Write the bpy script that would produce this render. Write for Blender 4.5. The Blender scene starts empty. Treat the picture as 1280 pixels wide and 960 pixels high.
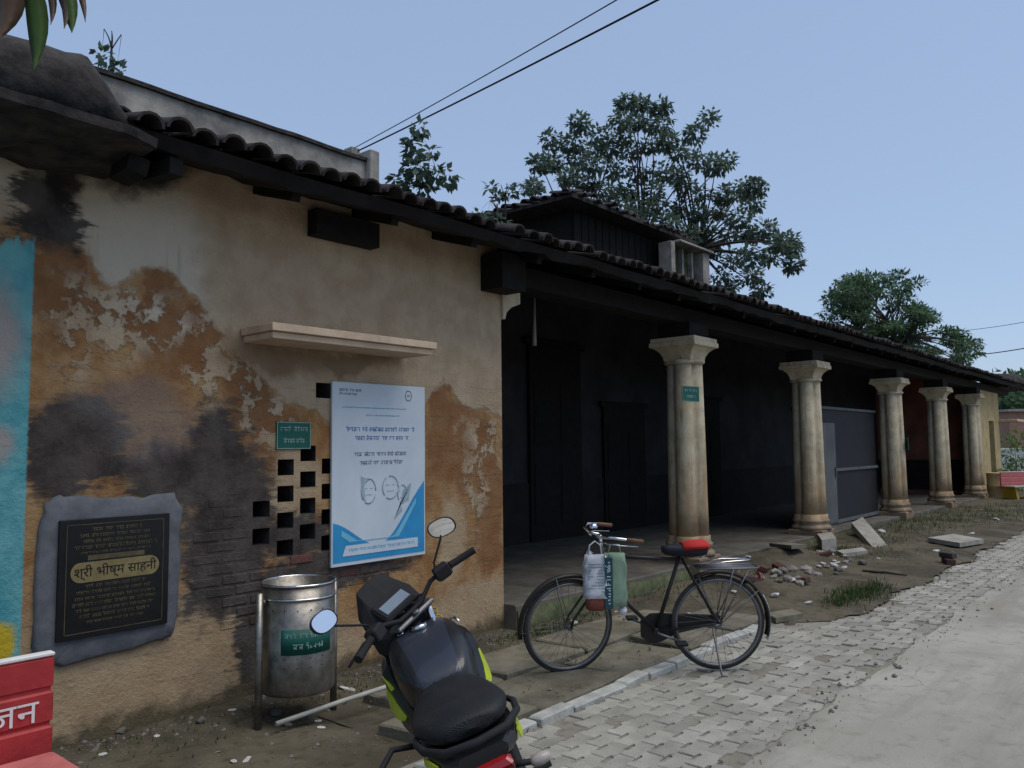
import bpy, bmesh, math, random
from mathutils import Vector, Matrix, noise as mnoise
R = math.radians
random.seed(7)
sc = bpy.context.scene
COL = sc.collection

# ------------------------------------------------------------------ camera, sky, sun, exposure
F_PX, YAW, PIT, ROL = 1004.4, 0.707315, 0.0776469, -0.0109685
CAM = Vector((-5.88053, -5.16075, 1.70))
_F = Vector((math.cos(YAW)*math.cos(PIT), math.sin(YAW)*math.cos(PIT), math.sin(PIT)))
_R0 = Vector((math.sin(YAW), -math.cos(YAW), 0)); _U0 = _R0.cross(_F)
_R = _R0*math.cos(ROL) + _U0*math.sin(ROL); _U = _U0*math.cos(ROL) - _R0*math.sin(ROL)
cd = bpy.data.cameras.new('camera'); cam = bpy.data.objects.new('camera', cd); COL.objects.link(cam)
cd.sensor_width = 36.0; cd.lens = F_PX/1280*36; cd.clip_start = 0.05; cd.clip_end = 2000
cam.matrix_world = Matrix(((_R.x, _U.x, -_F.x, CAM.x), (_R.y, _U.y, -_F.y, CAM.y), (_R.z, _U.z, -_F.z, CAM.z), (0, 0, 0, 1)))
sc.camera = cam
def ray(px, py): return _F + _R*((px-640)/F_PX) + _U*((480-py)/F_PX)
def at_y(px, py, y): d = ray(px, py); return CAM + d*((y-CAM.y)/d.y)
def at_z(px, py, z=0.0): d = ray(px, py); return CAM + d*((z-CAM.z)/d.z)
def at_d(px, py, dist): return CAM + ray(px, py)*dist

SUN_AZ, SUN_EL = R(-70), R(68)         # azimuth from +x towards +y: over the road, behind the camera's right shoulder
wd = bpy.data.worlds.new('World'); sc.world = wd; wd.use_nodes = True
wn = wd.node_tree; bg = wn.nodes['Background']
sky = wn.nodes.new('ShaderNodeTexSky'); sky.sky_type = 'NISHITA'; sky.sun_disc = False
sky.sun_elevation = SUN_EL; sky.sun_rotation = R(90) - SUN_AZ
sky.air_density = 1.0; sky.dust_density = 0.9; sky.ozone_density = 2.4; sky.altitude = 100
hsv = wn.nodes.new('ShaderNodeHueSaturation'); hsv.inputs['Saturation'].default_value = 0.82
veil = wn.nodes.new('ShaderNodeMix'); veil.data_type = 'RGBA'; veil.inputs[0].default_value = .68; veil.inputs[7].default_value = (1.80, 2.50, 3.75, 1)   # thin even cloud
wn.links.new(sky.outputs[0], hsv.inputs['Color']); wn.links.new(hsv.outputs[0], veil.inputs[6]); wn.links.new(veil.outputs[2], bg.inputs['Color'])
bg.inputs['Strength'].default_value = 0.100
sl = bpy.data.lights.new('sun', 'SUN'); sl.energy = 1.25; sl.angle = R(45); sl.color = (1.0, 0.93, 0.82)
sun = bpy.data.objects.new('sun', sl); COL.objects.link(sun)
sd = Vector((math.cos(SUN_AZ)*math.cos(SUN_EL), math.sin(SUN_AZ)*math.cos(SUN_EL), math.sin(SUN_EL)))
sun.rotation_euler = (-sd).to_track_quat('-Z', 'Y').to_euler(); sun.location = (0, -20, 30)
sc.view_settings.view_transform = 'Standard'; sc.view_settings.look = 'None'
sc.view_settings.exposure = 0.84; sc.view_settings.gamma = 1.0; sc.view_settings.use_curve_mapping = False
sc.render.engine = 'CYCLES'; sc.cycles.use_denoising = True
sc.cycles.max_bounces = 6; sc.cycles.diffuse_bounces = 3; sc.cycles.transparent_max_bounces = 8

# ------------------------------------------------------------------ mesh helpers
class MB:
    def __init__(s): s.v = []; s.f = []; s.sm = []; s.mi = []
    def add(s, vs, fs, smooth=False, mi=0):
        o = len(s.v); s.v += [tuple(v) for v in vs]
        for f in fs: s.f.append(tuple(i+o for i in f)); s.sm.append(smooth); s.mi.append(mi)
        return s
    def box(s, c, d, M=None, mi=0, ch=0.0):
        x, y, z = d[0]/2, d[1]/2, d[2]/2; c = Vector(c)
        if ch <= 0:
            vs = [Vector((a*x, b*y, e*z)) for a in (-1, 1) for b in (-1, 1) for e in (-1, 1)]
            fs = [(0,1,3,2),(4,6,7,5),(0,4,5,1),(2,3,7,6),(0,2,6,4),(1,5,7,3)]
        else:
            vs = []
            for e, k in ((-1, 0), (1, 0)):
                pass
            rings = [(-z, ch), (-z+ch, 0), (z-ch, 0), (z, ch)]
            for zz, ins in rings:
                X, Y = x-ins, y-ins; q = ch*0.6
                vs += [Vector(t) for t in ((-X+q,-Y,zz),(X-q,-Y,zz),(X,-Y+q,zz),(X,Y-q,zz),(X-q,Y,zz),(-X+q,Y,zz),(-X,Y-q,zz),(-X,-Y+q,zz))]
            fs = [tuple(range(7,-1,-1)), tuple(range(24,32))]
            for r in range(3):
                for i in range(8): fs.append((r*8+i, r*8+(i+1)%8, (r+1)*8+(i+1)%8, (r+1)*8+i))
        if M is not None: vs = [M @ v for v in vs]
        return s.add([c+v for v in vs], fs, False, mi)
    def tube(s, pts, r, seg=8, closed=False, cap=True, mi=0, smooth=True):
        pts = [Vector(p) for p in pts]; n = len(pts)
        rs = r if isinstance(r, (list, tuple)) else [r]*n
        vs = []; up = None
        for i, p in enumerate(pts):
            if closed: t = pts[(i+1) % n]-pts[i-1]
            else: t = pts[min(i+1, n-1)]-pts[max(i-1, 0)]
            if t.length < 1e-9: t = Vector((0, 0, 1))
            t.normalize()
            if up is None:
                up = Vector((0, 0, 1)) if abs(t.z) < .9 else Vector((1, 0, 0))
            a = t.cross(up)
            if a.length < 1e-6: a = t.orthogonal()
            a.normalize(); b = a.cross(t); up = b
            for k in range(seg):
                th = 2*math.pi*k/seg; vs.append(p+(a*math.cos(th)+b*math.sin(th))*rs[i])
        fs = []
        for i in range(n if closed else n-1):
            j = (i+1) % n
            for k in range(seg): fs.append((i*seg+k, i*seg+(k+1) % seg, j*seg+(k+1) % seg, j*seg+k))
        s.add(vs, fs, smooth, mi)
        if cap and not closed:
            s.add(vs[:seg], [tuple(range(seg-1, -1, -1))], False, mi); s.add(vs[-seg:], [tuple(range(seg))], False, mi)
        return s
    def lathe(s, prof, seg=24, c=(0, 0, 0), M=None, mi=0, smooth=True, arc=None):
        c = Vector(c); vs = []; n = len(prof)
        for i in range(seg):
            th = 2*math.pi*i/seg
            for r, z in prof:
                v = Vector((r*math.cos(th), r*math.sin(th), z))
                if M is not None: v = M @ v
                vs.append(c+v)
        fs = []
        for i in range(seg):
            j = (i+1) % seg
            for k in range(n-1): fs.append((i*n+k, j*n+k, j*n+k+1, i*n+k+1))
        return s.add(vs, fs, smooth, mi)
    def loft(s, secs, smooth=True, cap=True, mi=0):
        n = len(secs[0]); vs = [v for q in secs for v in q]; fs = []
        for i in range(len(secs)-1):
            for k in range(n): fs.append((i*n+k, i*n+(k+1) % n, (i+1)*n+(k+1) % n, (i+1)*n+k))
        s.add(vs, fs, smooth, mi)
        if cap:
            s.add(secs[0], [tuple(range(n-1, -1, -1))], False, mi); s.add(secs[-1], [tuple(range(n))], False, mi)
        return s
    def prism(s, poly, d, M=None, mi=0):
        """poly: list of (u, v); extruded d along local z; M maps local to object space"""
        n = len(poly); vs = [Vector((u, v, 0)) for u, v in poly]+[Vector((u, v, d)) for u, v in poly]
        if M is not None: vs = [M @ v for v in vs]
        fs = [tuple(range(n-1, -1, -1)), tuple(range(n, 2*n))]+[(i, (i+1) % n, n+(i+1) % n, n+i) for i in range(n)]
        return s.add(vs, fs, False, mi)
    def mesh(s, name, mats):
        me = bpy.data.meshes.new(name); me.from_pydata(s.v, [], s.f)
        me.polygons.foreach_set('use_smooth', s.sm)
        if not isinstance(mats, (list, tuple)): mats = [mats]
        for m in mats: me.materials.append(m)
        me.polygons.foreach_set('material_index', s.mi)
        me.update(); return me
    def build(s, name, mats, parent=None, fix=True):
        me = s.mesh(name, mats)
        if fix:
            bm = bmesh.new(); bm.from_mesh(me); bmesh.ops.remove_doubles(bm, verts=bm.verts, dist=1e-5)
            bmesh.ops.recalc_face_normals(bm, faces=bm.faces); bm.to_mesh(me); bm.free()
        o = bpy.data.objects.new(name, me); COL.objects.link(o)
        if parent is not None: o.parent = parent
        return o
def tag(o, label=None, cat=None, group=None, kind=None):
    if label: o['label'] = label
    if cat: o['category'] = cat
    if group: o['group'] = group
    if kind: o['kind'] = kind
    return o
def thing(name, label, cat, loc=(0, 0, 0), rz=0, group=None, rx=0):
    o = bpy.data.objects.new(name, None); COL.objects.link(o); o.empty_display_size = .1
    o.location = loc; o.rotation_euler = (rx, 0, rz); return tag(o, label, cat, group)
def inst(name, me, parent=None, loc=(0, 0, 0), rot=(0, 0, 0), scale=(1, 1, 1)):
    o = bpy.data.objects.new(name, me); COL.objects.link(o); o.parent = parent
    o.location = loc; o.rotation_euler = rot; o.scale = scale; return o
def ell(cx, cy, cz, w, h, n=16, e=2.0, flat=None):
    """superellipse ring in the plane x = cx (centre cy, cz)"""
    out = []
    for k in range(n):
        t = 2*math.pi*k/n; c, si = math.cos(t), math.sin(t)
        yy = w*math.copysign(abs(c)**(2/e), c); zz = h*math.copysign(abs(si)**(2/e), si)
        if flat and zz < 0: zz *= flat
        out.append(Vector((cx, cy+yy, cz+zz)))
    return out

# ------------------------------------------------------------------ material helpers
def lk(t, a, b): t.links.new(a, b)
def mat(name, c1, c2=None, rough=.85, scale=6, bump=.25, bscale=40, metal=0, spec=.3, detail=6, rnd=0.0, coat=0):
    m = bpy.data.materials.new(name); m.use_nodes = True; t = m.node_tree; b = t.nodes['Principled BSDF']
    b.inputs['Roughness'].default_value = rough; b.inputs['Metallic'].default_value = metal
    b.inputs['Specular IOR Level'].default_value = spec
    if coat: b.inputs['Coat Weight'].default_value = coat; b.inputs['Coat Roughness'].default_value = .08
    tc = t.nodes.new('ShaderNodeTexCoord')
    c2 = c2 or tuple(x*.75 for x in c1)
    nz = t.nodes.new('ShaderNodeTexNoise'); nz.inputs['Scale'].default_value = scale; nz.inputs['Detail'].default_value = detail
    nz.inputs['Roughness'].default_value = .62; lk(t, tc.outputs['Object'], nz.inputs['Vector'])
    cr = t.nodes.new('ShaderNodeValToRGB'); cr.color_ramp.elements[0].position = .34; cr.color_ramp.elements[1].position = .68
    cr.color_ramp.elements[0].color = (*c2, 1); cr.color_ramp.elements[1].color = (*c1, 1)
    lk(t, nz.outputs['Fac'], cr.inputs['Fac']); col = cr.outputs['Color']
    if rnd:
        oi = t.nodes.new('ShaderNodeObjectInfo'); mr = t.nodes.new('ShaderNodeMapRange')
        mr.inputs['To Min'].default_value = 1-rnd; mr.inputs['To Max'].default_value = 1+rnd; lk(t, oi.outputs['Random'], mr.inputs['Value'])
        h = t.nodes.new('ShaderNodeHueSaturation'); lk(t, mr.outputs[0], h.inputs['Value']); lk(t, col, h.inputs['Color']); col = h.outputs['Color']
        ad = t.nodes.new('ShaderNodeVectorMath'); ad.operation = 'ADD'; lk(t, tc.outputs['Object'], ad.inputs[0])
        cx = t.nodes.new('ShaderNodeMath'); cx.operation = 'MULTIPLY'; cx.inputs[1].default_value = 50; lk(t, oi.outputs['Random'], cx.inputs[0])
        lk(t, cx.outputs[0], ad.inputs[1]); lk(t, ad.outputs[0], nz.inputs['Vector'])
    lk(t, col, b.inputs['Base Color'])
    if bump:
        n2 = t.nodes.new('ShaderNodeTexNoise'); n2.inputs['Scale'].default_value = bscale; n2.inputs['Detail'].default_value = 5
        lk(t, tc.outputs['Object'], n2.inputs['Vector'])
        bp = t.nodes.new('ShaderNodeBump'); bp.inputs['Strength'].default_value = bump; bp.inputs['Distance'].default_value = .01
        lk(t, n2.outputs['Fac'], bp.inputs['Height']); lk(t, bp.outputs[0], b.inputs['Normal'])
    return m

class NT:
    """tiny node-graph writer for the layered plaster"""
    def __init__(s, m): s.t = m.node_tree
    def n(s, ty, **kw):
        x = s.t.nodes.new(ty)
        for k, v in kw.items(): setattr(x, k, v)
        return x
    def put(s, sock, v):
        if hasattr(v, 'node'): lk(s.t, v, sock)
        else: sock.default_value = v
    def math(s, op, a, b=0.0, clamp=False):
        x = s.n('ShaderNodeMath', operation=op, use_clamp=clamp); s.put(x.inputs[0], a); s.put(x.inputs[1], b); return x.outputs[0]
    def vec(s, op, a, b):
        x = s.n('ShaderNodeVectorMath', operation=op); s.put(x.inputs[0], a); s.put(x.inputs[1], b)
        return x.outputs['Value'] if op == 'LENGTH' else x.outputs[0]
    def noise(s, v, scale, detail=6, rough=.6, out='Fac'):
        x = s.n('ShaderNodeTexNoise'); x.inputs['Scale'].default_value = scale; x.inputs['Detail'].default_value = detail
        x.inputs['Roughness'].default_value = rough; lk(s.t, v, x.inputs['Vector']); return x.outputs[out]
    def ramp(s, v, lo, hi):
        x = s.n('ShaderNodeMapRange', interpolation_type='SMOOTHSTEP'); s.put(x.inputs['Value'], v)
        x.inputs['From Min'].default_value = lo; x.inputs['From Max'].default_value = hi; return x.outputs[0]
    def mix(s, f, a, b, mode='MIX'):
        x = s.n('ShaderNodeMix', data_type='RGBA', blend_type=mode); s.put(x.inputs[0], f)
        for sock, v in ((x.inputs[6], a), (x.inputs[7], b)):
            if hasattr(v, 'node'): lk(s.t, v, sock)
            else: sock.default_value = (*v, 1)
        return x.outputs[2]
    def blobs(s, P, lst, soft=.18):
        out = None
        for cx, cz, rx, rz in lst:
            d = s.vec('SUBTRACT', P, (cx, 0, cz)); d = s.vec('MULTIPLY', d, (1/rx, 0, 1/rz)); L = s.vec('LENGTH', d, (0, 0, 0))
            m = s.ramp(L, 1+soft, 1-soft); out = m if out is None else s.math('MAXIMUM', out, m)
        return out

# ------------------------------------------------------------------ materials
def plaster_wall():
    m = bpy.data.materials.new('weathered plaster'); m.use_nodes = True; g = NT(m); t = m.node_tree
    b = t.nodes['Principled BSDF']; b.inputs['Roughness'].default_value = .92; b.inputs['Specular IOR Level'].default_value = .15
    P0 = g.n('ShaderNodeNewGeometry').outputs['Position']
    sq = g.vec('MULTIPLY', P0, (1.0, 1.0, 1.0))
    nl = g.vec('SUBTRACT', g.noise(sq, 2.2, 3, .6, 'Color'), (.5, .5, .5)); nf = g.vec('SUBTRACT', g.noise(sq, 13, 5, .65, 'Color'), (.5, .5, .5))
    P = g.vec('ADD', g.vec('ADD', P0, g.vec('MULTIPLY', nl, (.55, 0, .45))), g.vec('MULTIPLY', nf, (.16, 0, .13)))
    Pf = g.vec('ADD', g.vec('ADD', P0, g.vec('MULTIPLY', nl, (.16, 0, .14))), g.vec('MULTIPLY', nf, (.10, 0, .09)))
    sep = g.n('ShaderNodeSeparateXYZ'); lk(t, P, sep.inputs[0]); X, Z = sep.outputs[0], sep.outputs[2]
    s0 = g.n('ShaderNodeSeparateXYZ'); lk(t, P0, s0.inputs[0]); X0, Z0 = s0.outputs[0], s0.outputs[2]
    grain = g.noise(sq, 34, 5, .7); mott = g.noise(sq, 4.5, 5, .62); streak = g.noise(g.vec('MULTIPLY', P0, (7, 1, .55)), 1.6, 4, .6)
    # orange brown body coat, with tan where the wash is thin
    body = g.mix(g.ramp(mott, .34, .66), (.275, .132, .052), (.390, .245, .118))
    body = g.mix(g.math('MULTIPLY', g.ramp(streak, .55, .75), .45), body, (.40, .29, .17))
    rust = g.blobs(P, [(-3.2, 2.40, .34, .25), (-2.72, 2.1, .18, .42), (-4.04, 2.72, .13, .42), (-3.36, 2.86, .12, .30), (-.62, 1.75, .42, .42), (-.2, 1.2, .2, .7), (-2.45, 1.75, .2, .2), (-.85, 2.10, .13, .2), (-3.7, 2.55, .3, .12)])
    body = g.mix(g.math('MULTIPLY', rust, .62), body, (.19, .080, .036))
    # lower tan wash
    tan = g.blobs(P, [(-3.45, .25, 1.1, .50), (-3.0, .52, .36, .38), (-.35, .22, .75, .26), (-2.2, .2, .6, .22), (-2.35, 1.45, .22, .30), (-.7, .9, .16, .35)], .3)
    body = g.mix(g.math('MULTIPLY', tan, .8), body, g.mix(mott, (.35, .255, .155), (.50, .39, .26)))
    # cream limewash above a ragged edge
    fc = g.n('ShaderNodeFloatCurve'); cu = fc.mapping.curves[0]
    ks = [(-4.3, 3.05), (-3.95, 2.95), (-3.75, 2.80), (-3.45, 2.95), (-3.2, 2.75), (-2.95, 2.45), (-2.7, 2.24), (-2.3, 2.02), (-1.9, 1.82), (-1.1, 2.05), (-.85, 2.24), (-.5, 2.14), (0, 1.98)]
    cu.points[0].location = (0, ks[0][1]/4); cu.points[1].location = (1, ks[-1][1]/4)
    for x, z in ks[1:-1]: cu.points.new((x+4.3)/4.3, z/4)
    fc.mapping.update()
    lk(t, g.math('DIVIDE', g.math('ADD', X0, 4.3), 4.3), fc.inputs['Value'])
    h = g.math('SUBTRACT', Z, g.math('MULTIPLY', fc.outputs[0], 4))
    isl = g.math('MULTIPLY', g.blobs(P, [(-3.6, 2.55, .34, .22), (-3.02, 2.35, .16, .45), (-2.62, 1.98, .22, .25), (-.25, 1.72, .28, .26), (-.42, 1.2, .16, .4), (-3.95, 2.45, .12, .3), (-2.78, 2.2, .14, .3)], .5), g.ramp(g.noise(sq, 5.5, 6, .68), .47, .53))
    cream_m = g.math('MAXIMUM', g.ramp(h, -.035, .035), isl)
    pale = g.blobs(P, [(-3.55, 3.05, .42, .42), (-4.28, 3.4, .25, .25), (-3.3, 2.8, .2, .5)], .5)
    cream = g.mix(g.ramp(mott, .3, .7), (.375, .278, .182), (.470, .365, .250))
    cream = g.mix(g.math('MULTIPLY', pale, .7), cream, (.60, .55, .46))
    cream = g.mix(g.math('MULTIPLY', g.ramp(streak, .58, .72), .35), cream, (.22, .17, .12))
    cream = g.mix(g.math('MULTIPLY', g.blobs(P, [(-2.5, 2.38, .45, .13), (-1.9, 2.40, .5, .07)], .5), .6), cream, (.13, .085, .05))
    col = g.mix(cream_m, body, cream)
    # grey cement repairs and damp
    Pg = g.vec('ADD', P, g.vec('MULTIPLY', g.vec('SUBTRACT', g.noise(g.vec('MULTIPLY', P0, (1, 1, 4.5)), 5.5, 5, .7, 'Color'), (.5, .5, .5)), (.55, 0, .10)))
    grey = g.blobs(Pg, [(-3.9, 1.82, .34, .22), (-3.95, 1.6, .26, .22), (-3.2, 1.55, .42, .20), (-2.98, 1.62, .24, .40), (-2.85, 1.15, .38, .55), (-2.95, .80, .30, .30), (-2.66, .45, .20, .45), (-3.3, 1.40, .3, .16), (-2.1, .74, .5, .14), (-1.6, .72, .35, .09), (-4.12, 3.12, .22, .26), (-2.3, 1.05, .3, .2), (-3.55, 1.62, .45, .09), (-3.0, 1.5, .35, .22)], .24)
    gcol = g.mix(g.ramp(mott, .3, .7), (.024, .024, .028), (.075, .070, .068)); gcol = g.mix(g.math('MULTIPLY', g.ramp(grain, .55, .75), .5), gcol, (.10, .09, .08))
    col = g.mix(g.math('MULTIPLY', grey, .93), col, gcol)
    hl = g.noise(g.vec('MULTIPLY', P0, (1.2, 1, 22)), 1.6, 4, .7); col = g.mix(g.math('MULTIPLY', g.math('MULTIPLY', g.ramp(hl, .56, .68), .5), g.ramp(Z0, 2.6, 1.9)), col, (.09, .065, .045))
    lgrey = g.blobs(P, [(-3.6, 2.02, .34, .18), (-3.45, 1.85, .3, .2)], .4)
    col = g.mix(g.math('MULTIPLY', lgrey, .55), col, (.17, .15, .145))
    # soot under the roof end, damp foot
    soot = g.blobs(P, [(-3.95, 3.62, .62, .26), (-3.5, 3.6, .3, .2), (-4.0, 3.35, .12, .22)], .35)
    col = g.mix(g.math('MULTIPLY', soot, .93), col, (.02, .019, .019))
    foot = g.ramp(g.math('ADD', Z0, g.math('MULTIPLY', g.math('SUBTRACT', mott, .5), .35)), .13, .0)
    col = g.mix(g.math('MULTIPLY', foot, .8), col, (.06, .055, .035))
    # teal mural paint at the end of the wall
    sf = g.n('ShaderNodeSeparateXYZ'); lk(t, Pf, sf.inputs[0])
    tx = g.ramp(g.math('ADD', X0, g.math('MULTIPLY', g.math('SUBTRACT', grain, .5), .03)), -4.155, -4.170)
    tz = g.ramp(g.math('ADD', sf.outputs[2], g.math('MULTIPLY', streak, .35)), 3.10, 3.06)
    tmask = g.math('MULTIPLY', tx, tz)
    tcol = g.mix(g.ramp(mott, .35, .65), (.075, .30, .34), (.16, .42, .43))
    tcol = g.mix(g.blobs(Pf, [(-4.33, 2.35, .12, .3), (-4.3, 1.75, .07, .10)], .6), tcol, (.36, .33, .30))
    tcol = g.mix(g.blobs(Pf, [(-4.36, .62, .16, .14)], .2), tcol, (.55, .40, .03))
    col = g.mix(tmask, col, tcol)
    # fine specks
    col = g.mix(g.math('MULTIPLY', g.ramp(grain, .60, .78), .35), col, (.10, .07, .05))
    lk(t, col, b.inputs['Base Color'])
    bp = g.n('ShaderNodeBump'); bp.inputs['Strength'].default_value = .85; bp.inputs['Distance'].default_value = .018
    hh = g.math('ADD', g.math('MULTIPLY', cream_m, .8), g.math('MULTIPLY', grain, .8)); hh = g.math('ADD', hh, g.math('MULTIPLY', mott, 1.2)); lk(t, hh, bp.inputs['Height'])
    lk(t, bp.outputs[0], b.inputs['Normal']); return m

def column_plaster():
    m = bpy.data.materials.new('column plaster'); m.use_nodes = True; g = NT(m); t = m.node_tree
    b = t.nodes['Principled BSDF']; b.inputs['Roughness'].default_value = .9; b.inputs['Specular IOR Level'].default_value = .15
    P0 = g.n('ShaderNodeTexCoord').outputs['Object']; oi = g.n('ShaderNodeObjectInfo')
    P = g.vec('ADD', P0, g.vec('MULTIPLY', oi.outputs['Random'], (31, 17, 9)))
    s0 = g.n('ShaderNodeSeparateXYZ'); lk(t, P0, s0.inputs[0])
    mo = g.noise(P, 5, 5, .62); gr = g.noise(P, 40, 4, .7); st = g.noise(g.vec('MULTIPLY', P, (6, 6, .7)), 1.8, 5, .65)
    c = g.mix(g.ramp(mo, .35, .65), (.43, .355, .24), (.56, .485, .35))
    low = g.ramp(g.math('ADD', s0.outputs[2], g.math('MULTIPLY', g.math('SUBTRACT', st, .5), 3.4)), 1.45, .60)
    c = g.mix(g.math('MULTIPLY', low, .62), c, g.mix(mo, (.24, .125, .05), (.36, .235, .12)))
    c = g.mix(g.math('MULTIPLY', g.ramp(st, .57, .70), .6), c, (.13, .095, .06))
    c = g.mix(g.math('MULTIPLY', g.ramp(gr, .62, .8), .4), c, (.10, .08, .06))
    c = g.mix(g.math('MULTIPLY', g.ramp(g.math('ADD', s0.outputs[2], g.math('MULTIPLY', g.math('SUBTRACT', mo, .5), .8)), .42, .1), .65), c, (.15, .11, .085))
    lk(t, c, b.inputs['Base Color'])
    bp = g.n('ShaderNodeBump'); bp.inputs['Strength'].default_value = .4; bp.inputs['Distance'].default_value = .012
    lk(t, g.math('ADD', mo, gr), bp.inputs['Height']); lk(t, bp.outputs[0], b.inputs['Normal']); return m

M = {}
M['wall'] = plaster_wall(); M['col'] = column_plaster()
M['inner'] = mat('shade darkened blue wash', (.036, .037, .041), (.014, .014, .016), scale=1.4)  # wash colour lowered to near black, standing in for deep veranda shade
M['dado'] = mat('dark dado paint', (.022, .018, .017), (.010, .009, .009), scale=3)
M['pink'] = mat('faded pink wash', (.30, .115, .085), (.13, .06, .05), scale=1.6)
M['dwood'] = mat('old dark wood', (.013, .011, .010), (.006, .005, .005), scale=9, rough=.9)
M['tile'] = mat('weathered clay tile', (.052, .042, .040), (.018, .016, .017), scale=5, rough=.95, rnd=.5, bump=.5)
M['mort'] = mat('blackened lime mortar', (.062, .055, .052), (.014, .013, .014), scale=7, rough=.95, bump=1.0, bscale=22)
M['conc'] = mat('pale concrete', (.36, .34, .30), (.22, .21, .185), scale=5, bump=.4)
M['parap'] = mat('stained parapet plaster', (.42, .39, .34), (.13, .125, .12), scale=2.4, bump=.5)
M['floorc'] = mat('worn veranda floor', (.16, .145, .12), (.075, .068, .056), scale=3, bump=.4)
M['moss'] = mat('mossy plinth', (.11, .12, .055), (.035, .045, .022), scale=6, bump=.6)
M['shade'] = mat('sunshade plaster', (.62, .47, .33), (.47, .35, .25), scale=6, bump=.3)
M['slab'] = mat('mossy concrete slab', (.185, .168, .128), (.085, .080, .056), scale=3.5, bump=.6, rnd=.18)
M['paver'] = mat('grey concrete paver', (.36, .345, .30), (.215, .205, .175), scale=3, bump=.6, bscale=70, rnd=.13)
M['kerb'] = mat('pale kerb block', (.43, .43, .40), (.27, .27, .25), scale=7, bump=.5, rnd=.1)
M['cement'] = mat('grey cement render', (.165, .17, .185), (.095, .098, .11), scale=6, bump=.6, bscale=18)
M['granite'] = mat('black granite', (.010, .009, .010), (.004, .004, .005), rough=.35, scale=30, bump=0, spec=.4)
M['gold'] = mat('faded gold paint', (.27, .21, .095), (.17, .13, .055), rough=.6, scale=12, bump=0)
M['gold2'] = mat('dull gold lettering', (.14, .115, .06), (.07, .058, .03), rough=.7, scale=12, bump=0)
M['steel'] = mat('brushed steel', (.30, .285, .26), (.15, .14, .125), rough=.40, metal=.85, scale=14, bump=.1)
M['chrome'] = mat('chrome', (.72, .72, .73), (.6, .6, .61), rough=.14, metal=1, bump=0)
M['mirror'] = mat('mirror glass', (.93, .94, .95), (.93, .94, .95), rough=.02, metal=1, bump=0)
M['green'] = mat('green sign paint', (.007, .105, .080), (.005, .075, .058), rough=.55, scale=5, bump=0)
M['white'] = mat('white paint', (.74, .74, .72), (.62, .62, .60), rough=.6, scale=8, bump=.1)
M['print'] = mat('pale print', (.30, .40, .36), (.20, .29, .26), rough=.6, bump=0)
M['flex'] = mat('white flex print', (.60, .66, .71), (.50, .56, .62), rough=.45, scale=2, bump=.1, bscale=6)
M['pblue'] = mat('blue print', (.035, .30, .58), (.025, .24, .48), rough=.45, scale=4, bump=0)
M['plblue'] = mat('light blue print', (.20, .52, .70), (.15, .44, .62), rough=.45, scale=4, bump=0)
M['ptext'] = mat('blue lettering', (.12, .22, .45), (.10, .2, .4), rough=.5, bump=0)
M['pgrey'] = mat('grey lettering', (.19, .24, .29), (.15, .19, .24), rough=.5, bump=0)
M['pdraw'] = mat('faint blue grey drawing', (.24, .34, .40), (.36, .45, .50), rough=.5, scale=14, bump=0)
M['red'] = mat('red bench paint', (.42, .040, .042), (.29, .026, .028), rough=.55, scale=7, bump=.2)
M['pinkp'] = mat('pink bench paint', (.52, .16, .15), (.40, .11, .105), rough=.6, scale=7, bump=.2)
M['yellow'] = mat('yellow bench paint', (.55, .38, .035), (.40, .27, .03), rough=.6, scale=6, bump=.2)
M['bblack'] = mat('gloss black plastic', (.012, .012, .014), (.007, .007, .008), rough=.38, bump=0, spec=.45)
M['mblack'] = mat('matt black plastic', (.016, .016, .018), (.009, .009, .010), rough=.75, bump=.1)
M['seat'] = mat('black vinyl seat', (.015, .016, .018), (.009, .010, .011), rough=.6, scale=12, bump=.25, bscale=120)
M['tank'] = mat('blue black tank paint', (.022, .027, .042), (.016, .020, .032), rough=.42, scale=3, bump=0, spec=.5, coat=.3)
M['neon'] = mat('neon yellow paint', (.46, .56, .035), (.36, .45, .03), rough=.4, bump=0)
M['rubber'] = mat('tyre rubber', (.016, .016, .016), (.010, .010, .010), rough=.85, bump=.3)
M['dustrub'] = mat('dusty tyre rubber', (.060, .056, .050), (.028, .026, .024), rough=.9, bump=.3)
M['alloy'] = mat('grey metal', (.20, .20, .21), (.13, .13, .14), rough=.45, metal=.8, bump=.1)
M['bframe'] = mat('black cycle enamel', (.012, .014, .016), (.022, .018, .015), rough=.5, scale=10, bump=.05)
M['redl'] = mat('red lens', (.30, .008, .010), (.22, .006, .008), rough=.25, bump=0, spec=.6)
M['amber'] = mat('clear amber lens', (.38, .34, .31), (.30, .25, .22), rough=.25, bump=0)
M['lcd'] = mat('instrument glass', (.20, .24, .29), (.16, .19, .23), rough=.12, bump=0, spec=.6)
M['redc'] = mat('red saddle cloth', (.46, .022, .020), (.36, .018, .016), rough=.8, bump=.2)
M['navy'] = mat('navy vinyl', (.012, .013, .022), (.009, .010, .015), rough=.6, bump=.1)
M['bagw'] = mat('white woven sack', (.56, .57, .60), (.45, .46, .50), rough=.7, bump=.3)
M['bagt'] = mat('dark teal print', (.018, .075, .085), (.013, .055, .065), rough=.6, bump=0)
M['bagg'] = mat('pale green plastic', (.22, .31, .22), (.16, .24, .17), rough=.5, bump=.3, bscale=14)
M['bagr'] = mat('red brown sack base', (.20, .060, .042), (.13, .04, .03), rough=.8, bump=.3)
M['leather'] = mat('old brown grip', (.17, .09, .05), (.10, .055, .03), rough=.7, bump=.2)
M['pvc'] = mat('dirty white pipe', (.42, .41, .37), (.28, .27, .24), rough=.55, bump=.1)
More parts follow.
